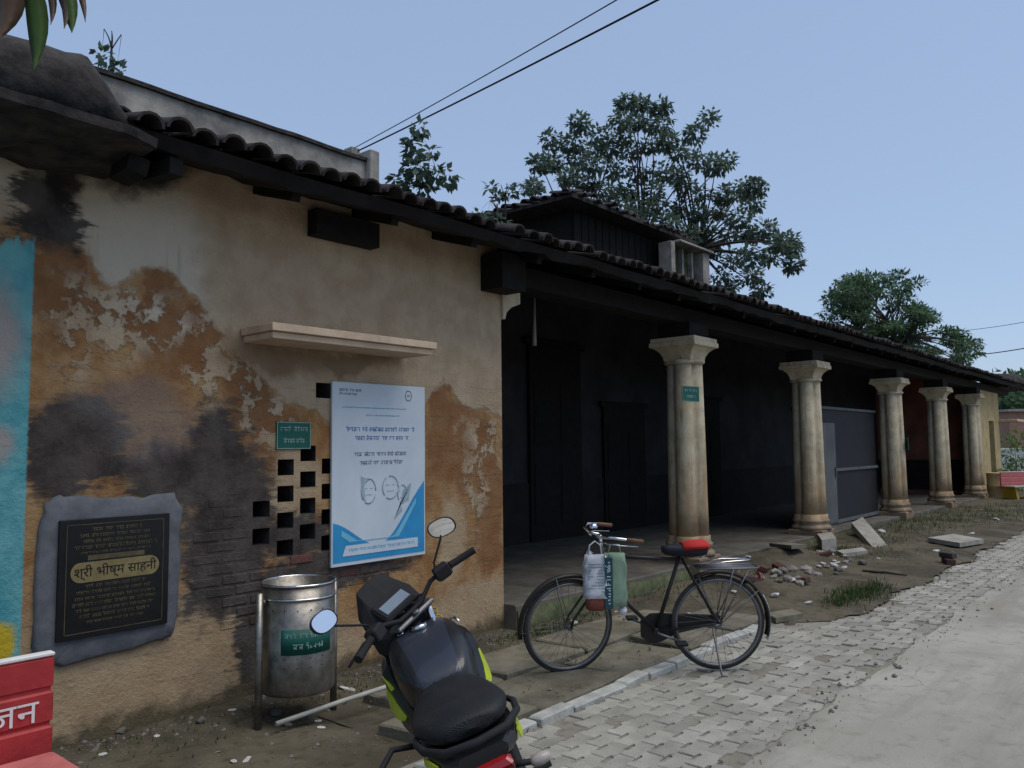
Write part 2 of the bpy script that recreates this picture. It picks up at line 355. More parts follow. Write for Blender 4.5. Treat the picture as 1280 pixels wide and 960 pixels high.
M['bark'] = mat('bark', (.085, .070, .055), (.04, .034, .028), scale=10, bump=.6)
M['leaf1'] = mat('broad leaf', (.118, .165, .118), (.078, .118, .088), scale=1.2, bump=0, rough=.6)  # leaf colour paled towards blue grey to imitate haze
M['leaf2'] = mat('fine leaf', (.095, .165, .080), (.050, .095, .050), scale=1.0, bump=0, rough=.6)
M['leaf3'] = mat('near leaf', (.110, .190, .040), (.070, .13, .035), scale=9, bump=.1, rough=.5)
M['leaf4'] = mat('brown young leaf', (.13, .075, .045), (.085, .05, .03), scale=9, bump=.1, rough=.5)
M['grass'] = mat('grass blades', (.075, .115, .030), (.035, .062, .020), scale=2.5, bump=0)
M['brick'] = mat('bare brick', (.066, .052, .048), (.030, .029, .030), scale=7, bump=.9, bscale=40, rnd=.3)
M['brickr'] = mat('red bare brick', (.115, .045, .036), (.045, .032, .030), scale=6, bump=.9, bscale=40, rnd=.35)
M['rubble'] = mat('broken brick and stone', (.29, .265, .24), (.15, .125, .11), scale=14, bump=.7, rnd=.45)
M['rubw'] = mat('white chipped stone', (.58, .57, .54), (.40, .39, .37), scale=10, bump=.5, rnd=.2)
M['screen'] = mat('dark wire mesh', (.020, .021, .025), (.013, .014, .017), scale=2, rough=.7, bump=0)
M['screenp'] = mat('dusty grey panel', (.13, .135, .14), (.09, .095, .10), scale=3, bump=.2)
M['fbrick'] = mat('far brick wall', (.36, .20, .15), (.26, .15, .11), scale=2, bump=.2)
M['fwhite'] = mat('far whitewash', (.55, .56, .55), (.42, .43, .42), scale=1.2, bump=.2)
M['yplas'] = mat('yellow limewash', (.52, .40, .20), (.36, .26, .125), scale=3, bump=.4)
M['cable'] = mat('black cable', (.012, .012, .013), rough=.8, bump=0)

for k in ('leaf1', 'leaf2', 'leaf3', 'grass'):
    t = M[k].node_tree; b = t.nodes['Principled BSDF']; tr = t.nodes.new('ShaderNodeBsdfTranslucent'); mx = t.nodes.new('ShaderNodeMixShader'); mx.inputs[0].default_value = .42
    lk(t, b.inputs['Base Color'].links[0].from_socket, tr.inputs['Color']); lk(t, b.outputs[0], mx.inputs[1]); lk(t, tr.outputs[0], mx.inputs[2]); lk(t, mx.outputs[0], t.nodes['Material Output'].inputs['Surface'])
def ground_mat(name, c1, c2, c3, s1=1.1, s2=9, bump=.8, crack=False):
    m = bpy.data.materials.new(name); m.use_nodes = True; g = NT(m); t = m.node_tree
    b = t.nodes['Principled BSDF']; b.inputs['Roughness'].default_value = .95; b.inputs['Specular IOR Level'].default_value = .15
    P = g.n('ShaderNodeTexCoord').outputs['Object']
    a = g.noise(P, s1, 6, .65); f = g.noise(P, s2, 6, .7); q = g.noise(P, 60, 4, .7)
    c = g.mix(g.ramp(a, .38, .62), c1, c2); c = g.mix(g.math('MULTIPLY', g.ramp(f, .5, .72), .75), c, c3)
    c = g.mix(g.math('MULTIPLY', g.ramp(q, .58, .75), .5), c, tuple(x*.45 for x in c1))
    h = g.math('ADD', g.math('MULTIPLY', f, 1.4), g.math('MULTIPLY', q, .6))
    if crack:
        vo = g.n('ShaderNodeTexVoronoi', feature='DISTANCE_TO_EDGE'); vo.inputs['Scale'].default_value = .55
        lk(t, g.vec('ADD', P, g.vec('MULTIPLY', g.vec('SUBTRACT', g.noise(P, 2.5, 4, .6, 'Color'), (.5, .5, .5)), (.5, .5, 0))), vo.inputs['Vector'])
        cm = g.math('MULTIPLY', g.ramp(vo.outputs['Distance'], .005, .001), g.ramp(a, .48, .56)); c = g.mix(g.math('MULTIPLY', cm, .4), c, (.10, .09, .08))
        ww = g.noise(g.vec('MULTIPLY', P, (.22, 1.6, 1)), 1.6, 5, .6); c = g.mix(g.math('MULTIPLY', g.ramp(ww, .45, .68), .6), c, c3); pt = g.noise(P, .35, 5, .6); c = g.mix(g.math('MULTIPLY', g.ramp(pt, .5, .62), .5), c, (.22, .20, .165))
    lk(t, c, b.inputs['Base Color'])
    bp = g.n('ShaderNodeBump'); bp.inputs['Strength'].default_value = bump; bp.inputs['Distance'].default_value = .012
    lk(t, h, bp.inputs['Height']); lk(t, bp.outputs[0], b.inputs['Normal']); return m
M['dirt'] = ground_mat('damp dirt', (.066, .057, .040), (.120, .103, .074), (.034, .036, .020))
M['road'] = ground_mat('concrete road', (.30, .285, .245), (.375, .36, .315), (.21, .195, .165), .6, 6, .5, True)
M['bed'] = ground_mat('dirty paver bed', (.20, .185, .15), (.26, .24, .20), (.10, .094, .075))

# ------------------------------------------------------------------ ground, road, verge, pavers
def struct(o): o['kind'] = 'structure'; return o
g_ = MB(); g_.add([(-300, -300, -.12), (400, -300, -.12), (400, 400, -.12), (-300, 400, -.12)], [(0, 1, 2, 3)]); struct(g_.build('ground', M['dirt']))
def sheet(x0, x1, y0f, y1f, nx, ny, zf):
    mb = MB(); vs = []; fs = []
    for i in range(nx+1):
        x = x0+(x1-x0)*i/nx; a, b = y0f(x), y1f(x)
        for j in range(ny+1):
            y = a+(b-a)*j/ny; vs.append((x, y, zf(x, y)))
    for i in range(nx):
        for j in range(ny): k = i*(ny+1)+j; fs.append((k, k+ny+1, k+ny+2, k+1))
    return mb.add(vs, fs, True)
def nz(x, y, s=1.0, o=0.0): return mnoise.noise(Vector((x*s+o, y*s-o, o)))
def smooth(a, b, x):
    t = max(0, min(1, (x-a)/(b-a))); return t*t*(3-2*t)
road_edge = lambda x: -3.22+.09*nz(x, 0, .7, 3)+.06*nz(x, 0, 2.6, 5)+.03*nz(x, 0, 8, 5)
struct(sheet(-25, 90, lambda x: -9.6, road_edge, 900, 12, lambda x, y: .004+.006*nz(x, y, .6)-.03*smooth(-8.6, -9.6, y)).build('road', M['road'], fix=False))
bed = struct(sheet(-9, 40, lambda x: -3.45, lambda x: -1.8, 260, 12, lambda x, y: -.010+.010*nz(x, y, 1.1, 9)+.007*nz(x, y, 2.3, 4)).build('paver_strip', M['bed'], fix=False))
def verge_edge(x): return -1.88-.62*smooth(1.0, 2.6, x)+.16*nz(x, 1, .9, 2)+.08*nz(x, 1, 4, 8)+.05*nz(x, 1, 9, 3)
def verge_z(x, y):
    h = .03*nz(x, y, 1.3, 4)+.014*nz(x, y, 5, 1)
    h += .20*math.exp(-((x-5.4)/.8)**2-((y+.55)/.42)**2)+.06*math.exp(-((x-4.2)/.9)**2-((y+1.0)/.45)**2)
    if x > 4: h += .02
    h -= .045*smooth(-2.9, -2.5, x)*smooth(1.9, 1.5, x)*smooth(-.45, -.7, y)
    e = smooth(0, .45, y-verge_edge(x)); base = -.035 if x < 1.2 else -.035+.035*smooth(1.2, 2.6, x)
    return base*(1-0)+(h+.012)*e + .012*(1-e)*(1 if x > 1.6 else 0)
def verge_top(x): return .3
struct(sheet(-9, 34, verge_edge, lambda x: .35, 520, 60, verge_z).build('verge', M['dirt'], fix=False))

# zigzag pavers: 300 nearest are objects, the rest one joined mesh
def paver_outline():
    L, W, d = .225, .118, .022
    top = [(-L/2, W/2), (-L/4-.02, W/2), (-L/4+.02, W/2-d), (L/4-.02, W/2-d), (L/4+.02, W/2), (L/2, W/2)]
    return top
def paver_mesh(k):
    L, W, d, gp, dep = .2245, .117, .022, .0022, .05
    rnd = random.Random(k)
    prof = [(-.5, 0), (-.29, 0), (-.21, -d), (.21, -d), (.29, 0), (.5, 0)]
    up = [(u*L*(1-2*gp/L), W/2-gp+v) for u, v in prof]; dn = [(u*L*(1-2*gp/L), -W/2+gp+v) for u, v in prof]
    out = dn+up[::-1]
    j = lambda: rnd.uniform(-.002, .002)
    out = [(u+j(), v+j()) for u, v in out]
    mb = MB(); n = len(out); ins = .0035
    cx = 0; cy = -d/2
    lo = [Vector((u, v, -dep)) for u, v in out]; md = [Vector((u, v, -.005)) for u, v in out]
    hi = [Vector((u-math.copysign(min(ins, abs(u)), u), v-math.copysign(ins, v-cy), 0)) for u, v in out]
    mb.loft([lo, md, hi], False, False); mb.add(hi, [(0, 1, 10, 11), (1, 2, 9, 10), (2, 3, 8, 9), (3, 4, 7, 8), (4, 5, 6, 7)], False)
    return mb
pm = [paver_mesh(k) for k in range(5)]; pme = [q.mesh('paver', M['paver']) for q in pm]
cells = []
for r in range(10):
    y = -2.07-.117*r
    for i in range(-22, 110):
        x = i*.2245+(r % 2)*.112
        P = Vector((x, y, 0)); d = P-CAM; zf = d.dot(_F)
        if zf < .5: continue
        u, v = 640+F_PX*d.dot(_R)/zf, 480-F_PX*d.dot(_U)/zf
        if x < -3.2 or x > 16 or (y > verge_edge(x)-.03 and x > .9): continue
        if u < -80 or u > 1360: continue
        seen = 0 if v > 985 or u > 1290 else 1
        if random.random() < .012 and r > 1: continue
        cells.append((-seen, d.length, x, y))
cells.sort(); rest = MB()
for n, (_, _, x, y) in enumerate(cells):
    k = random.randrange(5); tz = .002+random.uniform(-.004, .004)-.004*(random.random() < .08)*3+.009*nz(x, y, 1.1, 9); tx, ty = random.gauss(0, .016), random.gauss(0, .012)
    if n < 300:
        inst('paver', pme[k], bed, (x, y, tz), (tx, ty, random.gauss(0, .012)+(math.pi if False else 0)))
    else:
        Mx = Matrix.Translation((x, y, tz)) @ Matrix.Rotation(tx, 4, 'X')
        rest.add([Mx @ Vector(v) for v in pm[k].v], pm[k].f)
ro = rest.build('far_paving', M['paver'], bed, fix=False); ro['kind'] = 'stuff'
# edging blocks along the paving, then broken slabs up to the plinth
x = -2.9; kme = []
for k in range(4):
    mb = MB(); mb.box((0, 0, -.045), (.285+.02*k, .105, .13), ch=.010); kme.append(mb.mesh('edging_block', M['kerb']))
k = 0
while x < 1.15:
    w = .285+.02*(k % 4)
    inst('edging_block', kme[k % 4], bed, (x+w/2, -1.945+random.uniform(-.012, .012)+.02*nz(x, 0, 1.5), .018+random.uniform(-.014, .008)), (random.gauss(0, .04), random.gauss(0, .02), random.gauss(0, .035)))
    x += w+.012; k += 1
slabs = struct(sheet(-2.6, 2.2, lambda x: -1.87, lambda x: -.32, 8, 4, lambda x, y: -.05).build('slab_walk', M['dirt'], fix=False))
def slab(poly, z, tilt):
    mb = MB(); n = len(poly); cx = sum(p[0] for p in poly)/n; cy = sum(p[1] for p in poly)/n
    pp = []
    for i in range(n):
        a, b = poly[i], poly[(i+1) % n]
        for s in range(5):
            f = s/5; jx, jy = random.uniform(-.012, .012), random.uniform(-.012, .012)
            pp.append((a[0]+(b[0]-a[0])*f-cx+jx, a[1]+(b[1]-a[1])*f-cy+jy))
    lo = [Vector((u, v, -.09)) for u, v in pp]; md = [Vector((u, v, -.012)) for u, v in pp]; hi = [Vector((u*.975, v*.97, 0)) for u, v in pp]
    mb.loft([lo, md, hi], False, True); o = mb.build('slab', M['slab'], slabs); o.location = (cx, cy, z); o.rotation_euler = tilt
ys = [-1.86, -1.22, -.62]
for r in range(2):
    xs = [-2.55, -1.75, -.78, .22, 1.02, 1.75] if r == 0 else [-2.2, -1.35, -.35, .75, 1.5]
    for i in range(len(xs)-1):
        j = lambda: random.uniform(-.05, .05)
        slab([(xs[i]+.015, ys[r]+.015+j()*.3), (xs[i+1]-.015, ys[r]+.015+j()*.3), (xs[i+1]-.015+j(), ys[r+1]-.015+j()), (xs[i]+.015+j(), ys[r+1]-.015+j())], .018+random.uniform(-.012, .02), (random.gauss(0, .022), random.gauss(0, .018), 0))

# ------------------------------------------------------------------ the building
BLD = thing('veranda_building', 'long single storey building with stained plaster wall, tiled roof and pillared veranda', 'building', (0, 0, 0))
fz = lambda x: .20-.0065*max(x, 0)                       # the veranda floor falls a little along its length
COLX = [3.72, 8.05, 13.05, 17.15, 21.2]
# front wall with real openings for the brick lattice
HX, HZ = .138, .118
holes = []
rowz = [1.665, 1.565, 1.47, 1.37, 1.27, 1.175, 1.075, .975]
for r, z in enumerate(rowz):
    for c, x in enumerate([-2.63, -2.43, -2.235, -2.04, -1.845, -1.65, -1.455]):
        if (r+c) % 2 == 0 and (c > 0 or r >= 4): holes.append((x, z))
holes.append((-2.10, 2.15))
xb = sorted({-9.0, -4.6, 0.0} | {round(x+s*HX/2, 4) for x, z in holes for s in (-1, 1)})
zb = sorted({-.25, 3.78} | {round(z+s*HZ/2, 4) for x, z in holes for s in (-1, 1)})
def in_hole(x, z): return any(abs(x-a) < HX/2 and abs(z-b) < HZ/2 for a, b in holes)
TH = .42
bm = bmesh.new(); vc = {}
def V3(x, y, z):
    k = (round(x, 4), round(y, 4), round(z, 4))
    if k not in vc: vc[k] = bm.verts.new(k)
    return vc[k]
nxb, nzb = len(xb)-1, len(zb)-1
solid = [[not in_hole((xb[i]+xb[i+1])/2, (zb[j]+zb[j+1])/2) for j in range(nzb)] for i in range(nxb)]
for i in range(nxb):
    for j in range(nzb):
        if not solid[i][j]: continue
        a, b, c, d = xb[i], xb[i+1], zb[j], zb[j+1]
        bm.faces.new((V3(a, 0, c), V3(b, 0, c), V3(b, 0, d), V3(a, 0, d))); bm.faces.new((V3(a, TH, c), V3(a, TH, d), V3(b, TH, d), V3(b, TH, c)))
        for (di, dj, p, q) in ((-1, 0, (a, c), (a, d)), (1, 0, (b, d), (b, c)), (0, -1, (b, c), (a, c)), (0, 1, (a, d), (b, d))):
            ii, jj = i+di, j+dj
            if 0 <= ii < nxb and 0 <= jj < nzb and solid[ii][jj]: continue
            rf = bm.faces.new((V3(p[0], 0, p[1]), V3(p[0], TH, p[1]), V3(q[0], TH, q[1]), V3(q[0], 0, q[1]))); rf.material_index = 1 if 0 <= ii < nxb and 0 <= jj < nzb else 0  # hole reveals take the dark second material to imitate shade inside
bmesh.ops.recalc_face_normals(bm, faces=bm.faces)
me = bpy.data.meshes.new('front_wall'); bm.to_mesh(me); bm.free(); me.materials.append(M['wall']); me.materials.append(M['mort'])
fw = inst('front_wall', me, BLD); fw['label'] = 'cream and rust plaster wall with a pierced brick lattice'
# bare bricks where the plaster has fallen
bme = []
for m_ in ('wall', 'brickr'):
    for k in range(3):
        mb = MB(); mb.box((0, 0, 0), (.205-.01*k, .028, .062), ch=.006); bme.append(mb.mesh('brick', M[m_]))
nb = 0
for r in range(16):
    z = .50+.076*r
    for i in range(9):
        x = -3.05+.218*i+(r % 2)*.109
        inside = min((((x-a)/rx)**2+((z-b)/rz)**2) for a, b, rx, rz in ((-2.85, 1.05, .27, .42), (-2.5, .84, .42, .13), (-1.9, .72, .62, .10), (-2.7, .66, .22, .2)))+random.uniform(-.15, .35)
        if inside > 1 or any(abs(x-a) < HX/2+.115 and abs(z-b) < HZ/2+.03 for a, b in holes): continue
        red = (z < .92 and x > -2.62 and random.random() < .30)
        o = inst('brick', random.choice(bme[3:] if red else bme[:3]), fw, (x, .0085+random.uniform(-.003, .004), z), (0, random.gauss(0, .012), 0)); nb += 1
# floor plinth, back wall, end wall
mb = MB(); n = 40; secs = []
for i in range(n+1):
    x = .001+27.0*i/n; f = fz(x); secs.append([Vector(q) for q in ((x, -.16+.02*nz(x, 0, 1.2), -.3), (x, -.15+.02*nz(x, 0, 1.2), f-.012), (x, -.13+.02*nz(x, 0, 1.2), f), (x, 3.05, f), (x, 3.05, -.3))])
mb.loft(secs, False, True); fl = mb.build('veranda_floor', M['floorc'], BLD)
mb = MB(); mb.loft([[Vector((x, -.185+.03*nz(x, 3, 2.5), -.2)), Vector((x, -.18+.03*nz(x, 3, 2.5), fz(x)-.055+.03*nz(x, 5, 1.5))), Vector((x, -.10, fz(x)-.05)), Vector((x, -.10, -.2))] for x in [i*.25+.01 for i in range(44)]], True, True)
mb.build('plinth_face', M['moss'], BLD)
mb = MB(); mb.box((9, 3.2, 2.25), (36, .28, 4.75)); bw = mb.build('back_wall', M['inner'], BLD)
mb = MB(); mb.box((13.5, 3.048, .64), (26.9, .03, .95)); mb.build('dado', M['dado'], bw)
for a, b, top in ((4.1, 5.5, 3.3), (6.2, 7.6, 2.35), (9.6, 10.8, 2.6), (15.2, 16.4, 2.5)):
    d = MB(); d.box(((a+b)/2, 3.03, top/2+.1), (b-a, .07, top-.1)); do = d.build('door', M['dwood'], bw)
    for s in (-.25, .25):
        for zz in (.28, .68):
            q = MB(); q.box(((a+b)/2+s*(b-a), 2.99, top*zz), ((b-a)*.36, .02, top*.3), ch=.006); q.build('door_panel', M['dwood'], do)
    q = MB(); q.box(((a+b)/2, 3.02, top+.10), (b-a+.2, .10, .10)); q.build('lintel', M['dwood'], do)
mb = MB(); mb.box((22.6, 1.62, 1.9), (.30, 2.86, 3.9)); ew = mb.build('cross_wall', M['pink'], BLD)
q = MB(); q.box((22.44, 1.62, .66), (.03, 2.8, .95)); q.build('dado', M['dado'], ew)
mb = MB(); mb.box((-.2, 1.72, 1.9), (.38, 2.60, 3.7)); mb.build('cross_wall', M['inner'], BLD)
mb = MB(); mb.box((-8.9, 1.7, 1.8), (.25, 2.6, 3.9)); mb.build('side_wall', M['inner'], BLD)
# columns: clustered shaft, moulded base, flared capital
def ring_col(r, z, n=48, lobes=4, amp=.17):
    out = []
    for k in range(n):
        t = 2*math.pi*k/n+.35; a = abs(math.cos(lobes/2*(t-.35))); rr = r*(1-amp+amp*1.25*a**.8)
        out.append(Vector((rr*math.cos(t), rr*math.sin(t), z)))
    return out
def ring_sq(w, z, n=48, c=.06):
    out = []
    for k in range(n):
        t = 2*math.pi*k/n; cs, sn = math.cos(t), math.sin(t); s = w/max(abs(cs), abs(sn)); out.append(Vector((cs*s, sn*s, z)))
    return out
def column(x, y=.02, half=False):
    f = fz(x); H = 3.10-f
    mb = MB(); mb.loft([ring_col(.246, .34, amp=.26), ring_col(.240, .7, amp=.26), ring_col(.234, 1.5, amp=.26), ring_col(.220, H-.33, amp=.26)], True)
    sh = mb.build('column', M['col'], BLD); sh.location = (x, y, f)
    b = MB(); b.loft([ring_sq(.295, -.14), ring_sq(.295, .075), ring_sq(.285, .09)], False)
    b.loft([ring_col(.315, .09, amp=.12), ring_col(.322, .12, amp=.12), ring_col(.305, .155, amp=.12), ring_col(.275, .17, amp=.14), ring_col(.272, .20, amp=.14), ring_col(.295, .225, amp=.14), ring_col(.295, .25, amp=.14), ring_col(.265, .275, amp=.2), ring_col(.262, .345, amp=.24)], True)
    b.build('base', M['col'], sh)
    c = MB(); c.loft([ring_col(.232, H-.345, amp=.24), ring_col(.258, H-.325, amp=.15), ring_col(.258, H-.30, amp=.15), ring_col(.232, H-.285, amp=.2)], True)
    c.loft([ring_sq(.195, H-.295), ring_sq(.205, H-.24), ring_sq(.235, H-.18), ring_sq(.285, H-.135), ring_sq(.315, H-.12), ring_sq(.335, H-.115), ring_sq(.335, H-.06), ring_sq(.32, H-.05), ring_sq(.32, H)], False)
    c.build('capital', M['col'], sh)
    q = MB(); q.box((0, 0, H+.095), (.52, .46, .19)); q.build('impost_block', M['dwood'], sh)
    return sh
cols = [column(x) for x in COLX]
# half capital on the wall end
q = MB(); pts = [(0, 2.95), (.03, 2.95), (.05, 3.02), (.13, 3.08), (.24, 3.12), (.26, 3.13), (.26, 3.24), (0, 3.24)]
q.prism(pts, .50, Matrix(((1, 0, 0, .002), (0, 0, 1, -.03), (0, 1, 0, 0), (0, 0, 0, 1)))); q.build('wall_capital', M['col'], BLD)
# beam, rafters, roof deck
EY, EZ, SL = -.62, 3.56, math.tan(R(17.5))
rz_ = lambda y: EZ+(y-EY)*SL
sag = lambda x: .035*nz(x, 0, .22, 6)+.018*nz(x, 0, .9, 2)
mb = MB(); mb.box((13.4, .04, 3.39), (26.7, .30, .20)); mb.build('beam', M['dwood'], BLD)
mb = MB(); mb.box((-1.95, -.02, 3.44), (.62, .20, .20)); mb.build('beam_end', M['dwood'], BLD)
mb = MB(); mb.box((-.12, -.13, 3.36), (.34, .30, .34)); mb.build('beam_end', M['dwood'], BLD)
RX0, RX1 = -3.95, 26.6
mb = MB(); secs = []
for i in range(300):
    x = -9+(RX1+9)*i/299; s = sag(x); y1 = 3.4
    secs.append([Vector((x, EY+.02, rz_(EY)-.095+s+.035*nz(x, 7, 2.3, 1)+.035*nz(x, 9, 6, 2))), Vector((x, EY-.02, rz_(EY)-.01+s)), Vector((x, y1, rz_(y1)-.01+s)), Vector((x, y1, rz_(y1)-.17+s))])
mb.loft(secs, False, True); roof = mb.build('roof', M['dwood'], BLD)
rme = MB(); L = 3.9; a = math.atan(SL); rme.box((0, L/2*math.cos(a)-.02, L/2*math.sin(a)), (.07, L, .10), Matrix.Rotation(a, 3, 'X')); rme = rme.mesh('rafter', M['dwood'])
for i in range(34):
    x = -3.6+i*.9; inst('rafter', rme, roof, (x, EY+.14, rz_(EY)-.09+sag(x)))
# country tiles: two eave courses as objects, the slope above joined
def tile_mb(k, L=.46, r=.080):
    rnd = random.Random(k); mb = MB(); n = 7; o = []; i_ = []
    secs = []
    for yy, rr in ((0, r*1.08), (L*.5, r), (L, r*.86)):
        ring = []
        for q in range(n+1): t = math.pi*q/n; ring.append(Vector((rr*math.cos(t), yy, rr*math.sin(t)*.85)))
        for q in range(n, -1, -1): t = math.pi*q/n; ring.append(Vector(((rr-.018)*math.cos(t), yy, (rr-.018)*math.sin(t)*.85)))
        secs.append(ring)
    return mb.loft(secs, True, True)
tmb = [tile_mb(k) for k in range(3)]; tme = [q.mesh('tile', M['tile']) for q in tmb]
rest = MB(); nt = int((RX1-RX0)/.182); tcount = 0
for row in range(9):
    for i in range(nt):
        x = RX0+.11+i*.182+random.uniform(-.012, .012); y = EY-.10+row*.36+random.uniform(-.03, .03)
        z = rz_(y)+.015+sag(x)+random.uniform(-.015, .022)+.02; k = random.randrange(3)
        rot = (math.atan(SL)-.045+random.gauss(0, .02), random.gauss(0, .06), random.gauss(0, .035))
        if row < 1 and random.random() < .03: continue
        if tcount < 300: inst('tile', tme[k], roof, (x, y, z), rot); tcount += 1
        else:
            Mx = Matrix.Translation((x, y, z)) @ Matrix.Rotation(rot[2], 4, 'Z') @ Matrix.Rotation(rot[0], 4, 'X')
            rest.add([Mx @ Vector(v) for v in tmb[k].v], tmb[k].f, True)
o = rest.build('tile_field', M['tile'], roof, fix=False); o['kind'] = 'stuff'
# mortar capped roof end: swollen hip over the stained corner, and the far hip
def hump(name, xs, prof):
    mb = MB(); secs = []
    for x, top, bot, yf, yb in prof:
        ring = []
        for k in range(22):
            t = 2*math.pi*k/22; c, s = math.cos(t), math.sin(t); w = (yb-yf)/2; h = (top-bot)/2
            q = Vector((x, (yf+yb)/2-w*math.copysign(abs(c)**.75, c), (top+bot)/2+h*math.copysign(abs(s)**.8, s)))
            d = .05*nz(q.x*1.7+q.y, q.z*2, 1.8, 3)+.035*nz(q.x*3+q.y*2, q.z*3, 3, 5)+.02*nz(q.x*9+q.y*3, q.z*9, 1.5, 5); q.z += d; q.y += d*.6; ring.append(q)
        secs.append(ring)
    return mb.loft(secs, True, True).build(name, M['mort'], roof)
prof = []
for i in range(40):
    x = -7.5+3.74*i/39; f = smooth(-3.76, -4.2, x)
    top = 3.60+.30*f+.05*math.sin(x*4.1)*f; prof.append((x, top, 3.36+.10*(1-f)+.02*math.sin(x*7), -.74+.14*(1-f), .55))
hump('mortar_hip', None, prof)
prof = []
for i in range(16):
    x = 24.6+2.9*i/15; f = smooth(27.5, 26.4, x)*smooth(24.5, 25.2, x); prof.append((x, 3.62+.34*f, 3.46, -.70+.12*(1-f), .4))
hump('mortar_hip', None, prof)
q = MB(); secs = []
for i in range(50):
    x = -7.4+3.62*i/49; a = .03*nz(x, 0, 3, 2)+.02*nz(x, 0, 9, 4); f = smooth(-3.76, -4.0, x)
    secs.append([Vector((x, -.80+a+.1*(1-f), 3.43+a*.8)), Vector((x, -.81+a+.1*(1-f), 3.48+a*.8)), Vector((x, -.45, 3.53)), Vector((x, .1, 3.53)), Vector((x, .1, 3.40))])
q.loft(secs, False, True); q.build('eave_ledge', M['mort'], roof)
# broken pieces at the stepped eave
for x, y, z, w in ((-3.80, -.40, 3.37, .12), (-3.62, -.45, 3.40, .09)):
    q = MB(); q.box((x, y, z), (w, .26, .10), Matrix.Rotation(random.uniform(-.3, .3), 3, 'Y') @ Matrix.Rotation(random.uniform(-.3, .3), 3, 'Z')); q.build('broken_batten', M['dwood'], roof)
# sunshade slab over the lattice
q = MB(); q.box((-2.045, -.21, 2.535), (1.55, .40, .055), ch=.004); so = q.build('sunshade', M['shade'], BLD)
q = MB(); q.box((-2.045, -.195, 2.4825), (1.51, .37, .046), ch=.004); q.build('drip_course', M['shade'], so)
# parapet behind the roof
q = MB()
secs = []
for i in range(40):
    x = -8.9+9.7*i/39; b = .02*nz(x, 0, 1.5, 4); secs.append([Vector((x, 3.0, 4.3)), Vector((x, 3.0+.01*nz(x, 2, 3), 5.47+b)), Vector((x, 3.28, 5.47+b)), Vector((x, 3.28, 4.3))])
q.loft(secs, False, True); pa = q.build('parapet', M['parap'], BLD)
q = MB(); q.loft([[Vector((-8.9+9.76*i/39, y, z+.02*nz(-8.9+9.7*i/39, 0, 1.5, 4)+.012*nz(i*.7, y, 1))) for y, z in ((2.96, 5.465), (2.96, 5.51), (3.14, 5.52), (3.32, 5.51), (3.32, 5.465))] for i in range(40)], False, True); q.build('coping', M['mort'], pa)
q = MB(); q.box((.82, 3.1, 5.1), (.16, .4, 1.05), ch=.02); q.build('end_post', M['parap'], pa)
# raised clerestory with its own tiled hip
cl = MB(); cl.box((7.55, 5.6, 5.2), (3.3, 4.3, 1.75)); clo = cl.build('clerestory', M['dwood'], BLD)
for i in range(13):
    q = MB(); q.box((6.05+.235*i, 3.425, 5.25), (.205, .05, 1.55)); q.build('board', M['dwood'], clo)
def quad_roof(x0, x1, y0, y1, z0, z1, inset):
    mb = MB(); a = [Vector((x0, y0, z0)), Vector((x1, y0, z0)), Vector((x1, y1, z0)), Vector((x0, y1, z0))]
    b = [Vector((x0+inset, y0+inset, z1)), Vector((x1-inset, y0+inset, z1)), Vector((x1-inset, y1-inset, z1)), Vector((x0+inset, y1-inset, z1))]
    lo = [v-Vector((0, 0, .07)) for v in a]; return mb.loft([lo, a, b], False, True)
cr = quad_roof(5.32, 9.9, 2.98, 8.6, 6.13, 6.62, 1.9).build('clerestory_roof', M['mort'], clo)
q = MB()
for i in range(21):
    x = 5.36+.222*i; Mx = Matrix.Translation((x, 2.92+random.uniform(-.10, .10), 6.10+.05*nz(x, 1, 1.7, 3)+random.uniform(-.03, .04))) @ Matrix.Rotation(random.gauss(0, .12), 4, 'Z') @ Matrix.Rotation(R(13)+random.gauss(0, .08), 4, 'X')
    q.add([Mx @ Vector(v) for v in tmb[i % 3].v], tmb[i % 3].f, True)
for i in range(22):
    Mx = Matrix.Translation((5.24+random.uniform(-.03, .03), 3.1+.23*i, 6.13+random.uniform(-.015, .02))) @ Matrix.Rotation(R(-90), 4, 'Z') @ Matrix.Rotation(R(13), 4, 'X')
    q.add([Mx @ Vector(v) for v in tmb[i % 3].v], tmb[i % 3].f, True)
o = q.build('clerestory_eave_tiles', M['tile'], clo); o['kind'] = 'stuff'
for x, w in ((8.72, .16), (10.18, .30)):
    q = MB(); q.box((x, 3.05, 5.25), (w, .30, 1.30), ch=.01); q.build('pilaster', M['parap'], clo)
q = MB(); q.box((9.45, 3.22, 5.25), (1.2, .12, 1.28)); q.build('pier_panel', M['moss'], clo)
for i in range(3):
    q = MB(); q.box((9.0+.42*i, 3.12, 5.25), (.07, .12, 1.26)); q.build('mullion', M['parap'], clo)
q = MB(); q.box((9.62, 3.05, 5.93), (1.5, .5, .05), ch=.01); q.build('pier_cap', M['parap'], clo)
# far end block with doorway
q = MB()
for a, b, c, d in ((21.9, 23.35, -.2, 3.5), (24.15, 25.1, -.2, 3.5), (23.35, 24.15, 2.35, 3.5)): q.box(((a+b)/2, .12, (c+d)/2), (b-a, .36, d-c))
q = q.build('end_block', M['yplas'], BLD)
d = MB(); d.box((23.75, .24, 1.1), (.80, .06, 2.5)); d.build('door', M['inner'], q)
d = MB(); d.box((25.7, -.25, 2.38), (1.5, .7, .08), ch=.01); d.build('sunshade', M['shade'], q)
q2 = MB(); q2.box((25.02, 1.7, 1.7), (.20, 2.8, 3.7)); q2.build('end_return', M['yplas'], BLD)
